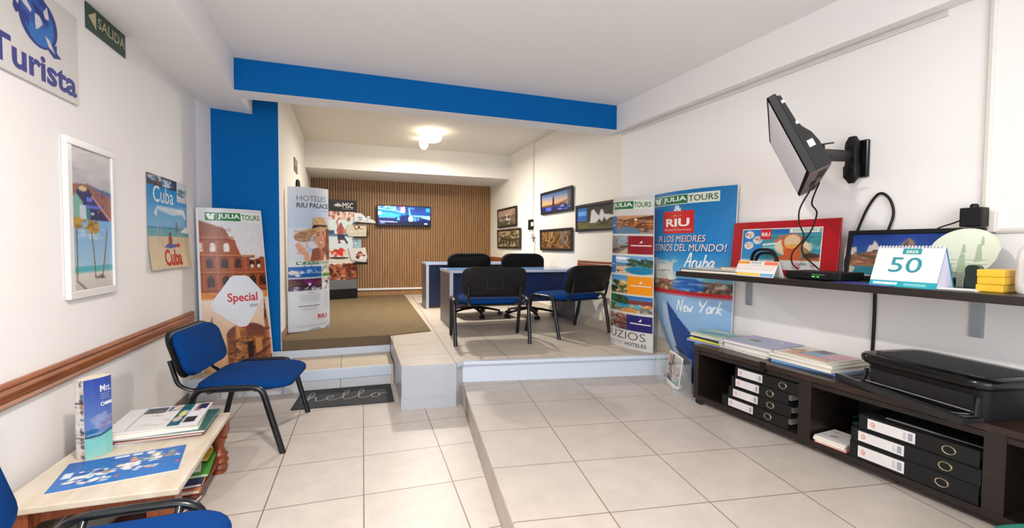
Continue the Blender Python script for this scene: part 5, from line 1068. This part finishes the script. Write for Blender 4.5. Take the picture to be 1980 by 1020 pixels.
p = Pic(110, 60, (40, 70, 150), 62); p.vg(.45, 1, (50, 100, 180), (30, 62, 140)); p.poly([(.0, .45), (0, .68), (.05, .70), (.06, .55)], (214, 206, 200)); p.poly([(.14, .5), (.17, .74), (.20, .74), (.21, .85), (.235, .8), (.25, .72), (.30, .66), (.34, .62), (.40, .70), (.46, .60), (.46, .5)], (206, 186, 170)); p.poly([(.145, .56), (.17, .74), (.20, .74), (.21, .84), (.25, .72), (.33, .62), (.3, .54)], (238, 226, 216)); p.poly([(.34, .58), (.40, .70), (.45, .60)], (242, 238, 236)); p.poly([(.40, .66), (.50, .90), (.54, .84), (.57, .66), (.56, .5), (.42, .5)], (150, 120, 100)); p.poly([(.42, .62), (.5, .88), (.5, .6)], (90, 80, 90))
p.poly([(0, .2), (0, .50), (.10, .56), (.18, .58), (.30, .54), (.42, .58), (.6, .60), (.72, .58), (.9, .55), (1, .52), (1, .2)], (130, 90, 66)); p.poly([(.18, .57), (.22, .63), (.36, .6), (.44, .6), (.3, .53)], (60, 64, 84)); p.blobs(60, .05, .44, .6, .58, [(70, 70, 84), (150, 120, 104), (210, 190, 176)], .03, .02, .7); p.blobs(170, .0, .24, 1, .54, [(176, 130, 96), (96, 66, 52), (206, 170, 140), (140, 80, 60), (190, 110, 70), (110, 100, 60)], .05, .022, .7); p.rect(0, .20, .5, .30, (190, 110, 70), .5)
p.rect(0, 0, 1, .24, (40, 124, 140)); p.poly([(0, 0), (0, .26), (.06, .2), (.04, .08), (.3, .0)], (196, 186, 170)); p.noise(12, 2)
framed('framed_picture', 'black framed photograph of snowy peaks above a lake leaning on the wall shelf', 'picture', (rw(2.62, .125, ZS)), RW, .665, .31, .026, .022, M_black, p, None, R(-8))
lf2 = thing('leaflet', 'violet leaflet lying under the white tent calendar on the wall shelf', 'leaflet', (shelf(2.96, .475)[0], shelf(2.96, .475)[1], ZS), RW+R(-10))
bm = BM(); box(bm, -.17, .15, -.07, .10, 0, .003); obj('sheet', bm, mat('violet_paper', (56, 58, 134), .4), lf2)
a = Art(); a.rect(-.05, -.055, .03, -.047, (180, 150, 190), 1); a.rect(.06, -.03, .10, -.024, (150, 160, 210), 1); a.build('print_marks', lf2, top(.003), M_pg)
fn = thing('hand_fan', 'pale green paddle shaped fan standing behind the tent calendar', 'fan', shelf(3.235, .20), RW); fn.rotation_euler = (R(-4), 0, RW)
bm = BM(); out = [(.145*math.cos(2*math.pi*i/40)*(1.0 if math.sin(2*math.pi*i/40) > 0 else .95)+.02*math.sin(2*math.pi*i/40), .175+.128*math.sin(2*math.pi*i/40)) for i in range(40)]
v = [bm.verts.new((x, -.004, z)) for x, z in out]; v2 = [bm.verts.new((x, 0, z)) for x, z in out]; bm.faces.new(v); bm.faces.new(v2[::-1])
for i in range(40): bm.faces.new((v[i], v2[i], v2[(i+1) % 40], v[(i+1) % 40]))
obj('paddle', bm, mat('pale_green_card', (222, 228, 208), .5), fn)
a = Art(); c = (176, 196, 164)
for x, z, w_, h_ in ((-.02, .07, .04, .10), (-.005, .17, .02, .05), (.05, .13, .03, .09), (.07, .21, .015, .05), (-.06, .06, .03, .06), (.03, .07, .05, .04), (-.09, .08, .02, .04)): a.poly([(x, z), (x+w_, z+.01), (x+w_*.75, z+h_), (x+w_*.3, z+h_)], c, 1)
for k in range(4): a.rect(-.05, .075+.022*k, .10, .078+.022*k, (190, 206, 176), 2)
a.build('skyline_print', fn, front(-.004), M_pm)
bm = BM(); box(bm, -.012, .012, -.012, .006, 0, .08); obj('handle', bm, mat('pale_green_card', (222, 228, 208), .5), fn)
st = thing('stapler', 'dark green stapler standing between the tent calendar and the yellow boxes', 'stapler', shelf(3.345, .33), RW)
bm = BM(); loft(bm, [[(x, y, .06+z) for x, z in rring(.055, .12, .02)] for y in (-.02, .02)]); obj('body', bm, mat('dark_green_plastic', (14, 38, 28), .3), st, 40)
bm = BM(); loft(bm, [[(.04+x, y, .045+z) for x, z in rring(.06, .07, .02)] for y in (-.005, .03)]); obj('base', bm, M_black, st, 40)
bm = BM(); box(bm, -.10, .06, -.05, .03, 0, .004); box(bm, -.09, .05, -.06, .02, .0045, .009); o = tag(obj('paper_slips', bm, M_paper), 'few white paper slips lying beside the yellow boxes', 'paper'); o.location = (shelf(3.345, .43)); o.rotation_euler = (0, 0, RW+R(12))
gy = 'small yellow boxes stacked on the wall shelf'
for k, (lb, dx) in enumerate((('small yellow box at the bottom of the stack on the wall shelf', -.003), ('small yellow box in the middle of the stack on the wall shelf', .001), ('small yellow box on top of the stack on the wall shelf', -.001))):
    t = thing('yellow_box', lb, 'box', (rw(3.388+dx, .415, ZS+.0345*k)), RW+R((1, -1.5, .5)[k]), gy)
    bm = BM(); box(bm, 0, .095, 0, .24, 0, .034); obj('carton', bm, mat('yellow_carton', (228, 180, 46), .4), t, bev=.004)
    bm = BM(); box(bm, .012, .083, -.001, .0, .006, .028); obj('end_flap', bm, mat('yellow_carton', (228, 180, 46), .4), t)
bo = thing('plastic_bottle', 'white plastic bottle with a pale label at the right end of the shelf', 'bottle', shelf(3.57, .35), RW)
bm = BM(); loft(bm, [[(x*s, y*s, z) for x, y in rring(.14, .10, .04)] for z, s in ((0, .86), (.012, .97), (.05, 1), (.15, .98), (.19, .90), (.215, .66), (.23, .34))]); obj('body', bm, mat('milky_plastic', (222, 220, 216), .35), bo, 50)
bm = BM(); lathe(bm, [(.024, .228), (.024, .255), (.012, .258), (.012, .275)], (0, 0, 0), 16); obj('cap', bm, M_paper, bo, 40)
a = Art(); a.rect(-.032, .05, .045, .155, (206, 204, 214), 1); a.rect(-.02, .058, .03, .064, (120, 110, 130), 2); a.build('label', bo, front(-.051), M_pm)

# ------------------------------------------------------------------ magazines on the bench cabinet
def onb(s, n): p_ = rw(s, n, 0); return p_
ZB = .6530
def cov(w, d, kind, seed):
    q = Pic(60, 48, (220, 216, 210), seed); a_ = Art()
    if kind == 'A': q.rect(0, 0, 1, 1, (170, 200, 176)); q.poly([(0, .3), (.3, .2), (1, .55), (1, .8), (.3, .4)], (70, 140, 170)); q.poly([(0, .2), (.4, .1), (1, .35), (1, .5), (.4, .22)], (120, 170, 100)); q.poly([(.2, .6), (.9, .9), (.8, 1), (.1, .75)], (232, 232, 226)); q.blobs(10, .2, .5, .9, .95, [(90, 150, 176), (206, 220, 214), (150, 190, 120)], .1, .05, .7)
    elif kind == 'B': q.vg(0, 1, (176, 178, 214), (150, 154, 196)); q.ell(.35, .38, .22, .13, (110, 190, 190)); q.ell(.36, .46, .12, .12, (86, 60, 90)); q.ell(.3, .34, .16, .06, (150, 206, 180)); q.ell(.16, .5, .08, .06, (200, 160, 170)); q.blobs(8, .5, .7, .8, .85, [(226, 222, 232), (206, 190, 196)], .05, .02, .8)
    elif kind == 'C': q.rect(0, 0, 1, 1, (226, 220, 206)); q.rect(.30, .35, .62, .95, (110, 160, 206)); q.rect(.62, .3, .96, .95, (222, 160, 170)); q.rect(.30, .66, .56, .98, (44, 48, 60)); q.poly([(.1, .15), (.2, .4), (.9, .35), (.96, .1), (.3, .1)], (226, 150, 104)); q.blobs(12, .08, .3, .35, .8, [(170, 110, 70), (206, 160, 80), (230, 200, 160)], .06, .07, .85); q.rect(.3, .3, .95, .36, (96, 140, 196))
    a_.grid(q, -w/2, -d/2, w/2, d/2); return a_
gA, gB_, gC = 'magazines in the left pile on the bench cabinet', 'books in the middle pile on the bench cabinet', 'magazines in the right pile on the bench cabinet'
itA = [('lilac grey magazine at the bottom of the left pile on the bench cabinet', 'magazine', 1.705, .275, .33, .26, .018, (150, 152, 186), None, 4), ('yellow magazine in the left pile on the bench cabinet', 'magazine', 1.725, .285, .30, .25, .014, (222, 214, 60), None, 2), ('dark blue magazine above the yellow one in the left pile on the bench', 'magazine', 1.745, .295, .28, .22, .016, (34, 50, 76), None, -3), ('white magazine second from the top of the left pile on the bench', 'magazine', 1.725, .265, .32, .26, .014, (224, 222, 216), None, 3), ('green and blue brochure on top of the left pile on the bench', 'magazine', 1.72, .262, .31, .26, .012, (120, 170, 110), cov(.31, .26, 'A', 71), -2)]
stack('m', gA, onb, ZB, itA, RW, (0, 1, 2))
itB = [('white paper sticking out under the lilac book on the bench cabinet', 'paper', 2.075, .20, .42, .35, .012, (226, 222, 218), None, -4), ('thick cream book under the lilac book on the bench cabinet', 'book', 2.09, .195, .40, .34, .034, (196, 192, 206), None, 0), ('lilac book with a teal fish shape on top of the middle bench pile', 'book', 2.09, .195, .41, .345, .026, (160, 162, 202), cov(.41, .345, 'B', 72), 1)]
stack('m', gB_, onb, ZB, itB, RW)
itC = [('blue edged magazine at the bottom of the right pile on the bench', 'magazine', 2.53, .20, .44, .36, .016, (110, 150, 206), None, 3), ('thick cream catalogue in the right pile on the bench', 'magazine', 2.52, .21, .43, .36, .028, (220, 214, 200), None, -2), ('white magazine second from the top of the right pile on the bench', 'magazine', 2.51, .21, .42, .36, .016, (228, 224, 218), None, 2), ('colourful travel magazine on top of the right pile on the bench', 'magazine', 2.51, .21, .38, .32, .010, (224, 218, 206), cov(.38, .32, 'C', 73), -4)]
stack('m', gC, onb, ZB, itC, RW, (0,))
# papers in the middle bay
gP = 'papers lying in the middle bay of the bench cabinet'
a = Art(); q = Pic(40, 40, (222, 218, 214), 81); q.blobs(10, .1, .1, .9, .9, [(150, 150, 160), (196, 190, 190), (226, 206, 150), (120, 120, 130)], .1, .06, .6); a.grid(q, -.09, -.10, .09, .10)
itP = [('pinkish paper pad at the bottom of the papers in the middle bay', 'paper', 2.787, .385, .18, .20, .014, (206, 90, 100), None, 3), ('cream paper pad among the papers in the middle bay', 'paper', 2.785, .39, .18, .20, .016, (222, 214, 196), None, 1), ('printed sheet on top of the papers in the middle bay', 'paper', 2.787, .385, .18, .20, .010, (222, 218, 214), a, 2)]
stack('m', gP, onb, .2590, itP, RW)
cg = BM(); base = Vector(rw(2.845, .28, .335))
pts = [base+Vector((.05*math.cos(k*1.1)*(1-.02*k), .045*math.sin(k*1.1), .006*k+.004)) for k in range(14)]
tube(cg, smooth_path(pts, 5), .007, 6); tag(obj('cable', cg, mat('dark_green_cable', (10, 56, 44), .4), None, 60), 'coiled dark green cable lying on the papers in the middle cabinet bay', 'cable')

# ------------------------------------------------------------------ clear leaflet holder by the blue banner
hd_ = thing('leaflet_holder', 'clear plastic leaflet holder on the floor in front of the blue banner', 'leaflet holder', rw(1.34, .36, .1855), RW+R(-24))
gm = bpy.data.materials.new('clear_acrylic'); gm.use_nodes = True; gb_ = gm.node_tree.nodes['Principled BSDF']; gb_.inputs['Base Color'].default_value = (.93, .96, .95, 1); gb_.inputs['Roughness'].default_value = .08; gb_.inputs['Alpha'].default_value = .09
bm = BM(); box(bm, -.23, .23, .07, .074, .0, .30); box(bm, -.23, -.226, -.09, .07, 0, .26); box(bm, .226, .23, -.09, .07, 0, .26); box(bm, -.226, .226, -.09, .07, 0, .004); box(bm, -.226, .226, -.09, -.086, .004, .10); obj('acrylic_tray', bm, gm, hd_)
q = Pic(50, 56, (150, 140, 130), 91); q.vg(.6, 1, (150, 140, 136), (206, 200, 196)); q.rect(.28, .3, .40, 1, (66, 74, 60)); q.line([(.34, .5), (.5, .6), (.5, .72)], .04, (66, 74, 60)); q.blobs(60, 0, .12, 1, .6, [(90, 40, 50), (150, 110, 90), (50, 44, 44), (196, 150, 120), (120, 60, 60)], .09, .06, .8); q.ell(.12, .28, .1, .06, (190, 196, 200)); q.poly([(0, 0), (1, 0), (1, .4), (.7, .1), (0, .16)], (50, 84, 100)); q.line([(1, .42), (.72, .12), (.4, .1)], .02, (150, 190, 196)); q.rect(0, .7, .25, .95, (176, 100, 76), .7)
lb_ = thing('leaflet', 'leaflet with a cactus picture standing in the clear plastic holder', 'leaflet', rw(1.362, .405, .225), RW+R(-24)); lb_.rotation_euler = (R(-8), 0, RW+R(-24))
bm = BM(); box(bm, -.17, .17, 0, .006, 0, .27); obj('sheet', bm, M_paper, lb_)
a = Art(); a.grid(q, -.155, .015, .17, .255); a.build('printed_face', lb_, front(0), M_pg)
x = rw(1.32, .335, .1905); magazine('magazine', 'white brochures lying in the bottom of the clear plastic holder', 'brochure', x, RW+R(-24), .20, .08, .03, (206, 190, 176), None)
x = rw(1.25, .295, .2215); magazine('magazine', 'orange edged brochure tucked behind the cactus leaflet', 'brochure', x, RW+R(-24), .18, .09, .02, (196, 120, 80), None)

# ------------------------------------------------------------------ sockets, adapter, cables on the right wall
so = thing('wall_outlet', 'pale wall outlet box under the vertical conduit by the fan', 'outlet', rw(3.245, 0, 1.575), RW)
bm = BM(); box(bm, -.035, .048, -.03, -.001, -.055, .055); obj('box', bm, M_cond, so, bev=.005)
ad = thing('power_adapter', 'square black power adapter plugged in above the mountain picture', 'adapter', rw(3.225, 0, 1.605), RW)
bm = BM(); box(bm, -.05, .045, -.10, -.031, -.055, .045); obj('case', bm, M_black, ad, bev=.006)
bm = BM(); lathe(bm, [(.018, .045), (.018, .058), (.012, .066)], (-.005, -.06, 0), 12); obj('strain_relief', bm, M_black, ad, 50)
def cable(label, pts, r=.006, m=M_black, k=8):
    bm = BM(); tube(bm, smooth_path(pts, k), r, 8); return tag(obj('cable', bm, m, None, 60), label, 'cable')
cable('thin black cable from the adapter down behind the mountain picture', [rw(3.19, .06, 1.60), rw(3.14, .06, 1.575), rw(3.07, .07, 1.545), rw(3.02, .05, 1.50)], .004)
cable('thick black cable looping up the wall between red board and mountain picture', [rw(2.585, .05, 1.238), rw(2.575, .05, 1.35), rw(2.605, .03, 1.47), rw(2.665, .02, 1.66), rw(2.72, .02, 1.755), rw(2.76, .02, 1.775), rw(2.805, .02, 1.73), rw(2.825, .02, 1.64), rw(2.80, .03, 1.53)], .008)
cable('black cable hanging under the shelf down to the printer', [rw(2.735, .012, 1.192), rw(2.737, .012, 1.0), rw(2.733, .012, .8), rw(2.725, .012, .668)], .010)
cb1 = [tvM @ Vector((.44, .05, -.222)), Vector(rw(2.40, .26, 1.70)), Vector(rw(2.39, .25, 1.605)), Vector(rw(2.432, .26, 1.50)), Vector(rw(2.37, .28, 1.40)), Vector(rw(2.40, .32, 1.33)), Vector(rw(2.47, .36, 1.294))]
cable('black cable hanging from the tilted television, ending at the front of the decoder box', cb1, .005)
cable('black cable hanging from the tilted television, ending behind the decoder box', [tvM @ Vector((.10, .085, -.222)), Vector(rw(2.55, .36, 1.72)), Vector(rw(2.53, .28, 1.66)), Vector(rw(2.49, .27, 1.55)), Vector(rw(2.43, .27, 1.45)), Vector(rw(2.45, .27, 1.38)), Vector(rw(2.55, .27, 1.294))], .005)
# ------------------------------------------------------------------ teal stool by the cabinet, cut off at the corner
ts = thing('round_stool', 'rounded teal stool top in the bottom right corner of the photo', 'stool', (2.395, .80, .1855), 0)
bm = BM(); lathe(bm, [(.22, .09), (.235, .12), (.225, .16), (.18, .19), (.10, .205), (.0001, .21)], (0, 0, 0), 32); obj('cushion', bm, mat('teal_vinyl', (52, 140, 124), .4), ts, 60)
bm = BM(); lathe(bm, [(.20, 0), (.205, .02), (.215, .09)], (0, 0, 0), 32); obj('stool_base', bm, mat('dark_teal_base', (34, 96, 86), .5), ts, 60)

# ------------------------------------------------------------------ ceiling lights (the lamps the room has)
M_glow = mat('lamp_glow', (255, 244, 226), .5, emit=(255, 240, 214), es=8)
def ceiling_light(label, x, y, z, r, watts, color, group=None):
    t = thing('ceiling_light', label, 'ceiling light', (x, y, z), 0, group)
    bm = BM(); lathe(bm, [(r*.8, 0), (r*.84, -.012), (r*.84, -.03), (r*.8, -.03)], (0, 0, 0), 32); obj('rim', bm, M_white, t, 40)
    bm = BM(); lathe(bm, [(r*.82, -.014), (r*1.0, -.05), (r*1.0, -.10), (r*.86, -.14), (r*.5, -.17), (.001, -.18)], (0, 0, 0), 32); obj('diffuser', bm, M_glow, t, 60)
    lp = lamp('lamp_bulb', 'AREA', (0, 0, -.19), watts, color, r*1.2); lp.parent = t
    return t
ceiling_light('large glowing round ceiling light over the desks', 1.255, 7.30, 3.225, .150, 62, (1.0, .93, .83))
ceiling_light('small glowing ceiling spot just beyond the large round light', 1.21, 7.86, 3.225, .07, 14, (1.0, .92, .78))
ceiling_light('round ceiling light in the front part of the room, above the camera', 0.0, 1.0, 3.055, .15, 57, (1.0, .94, .88))
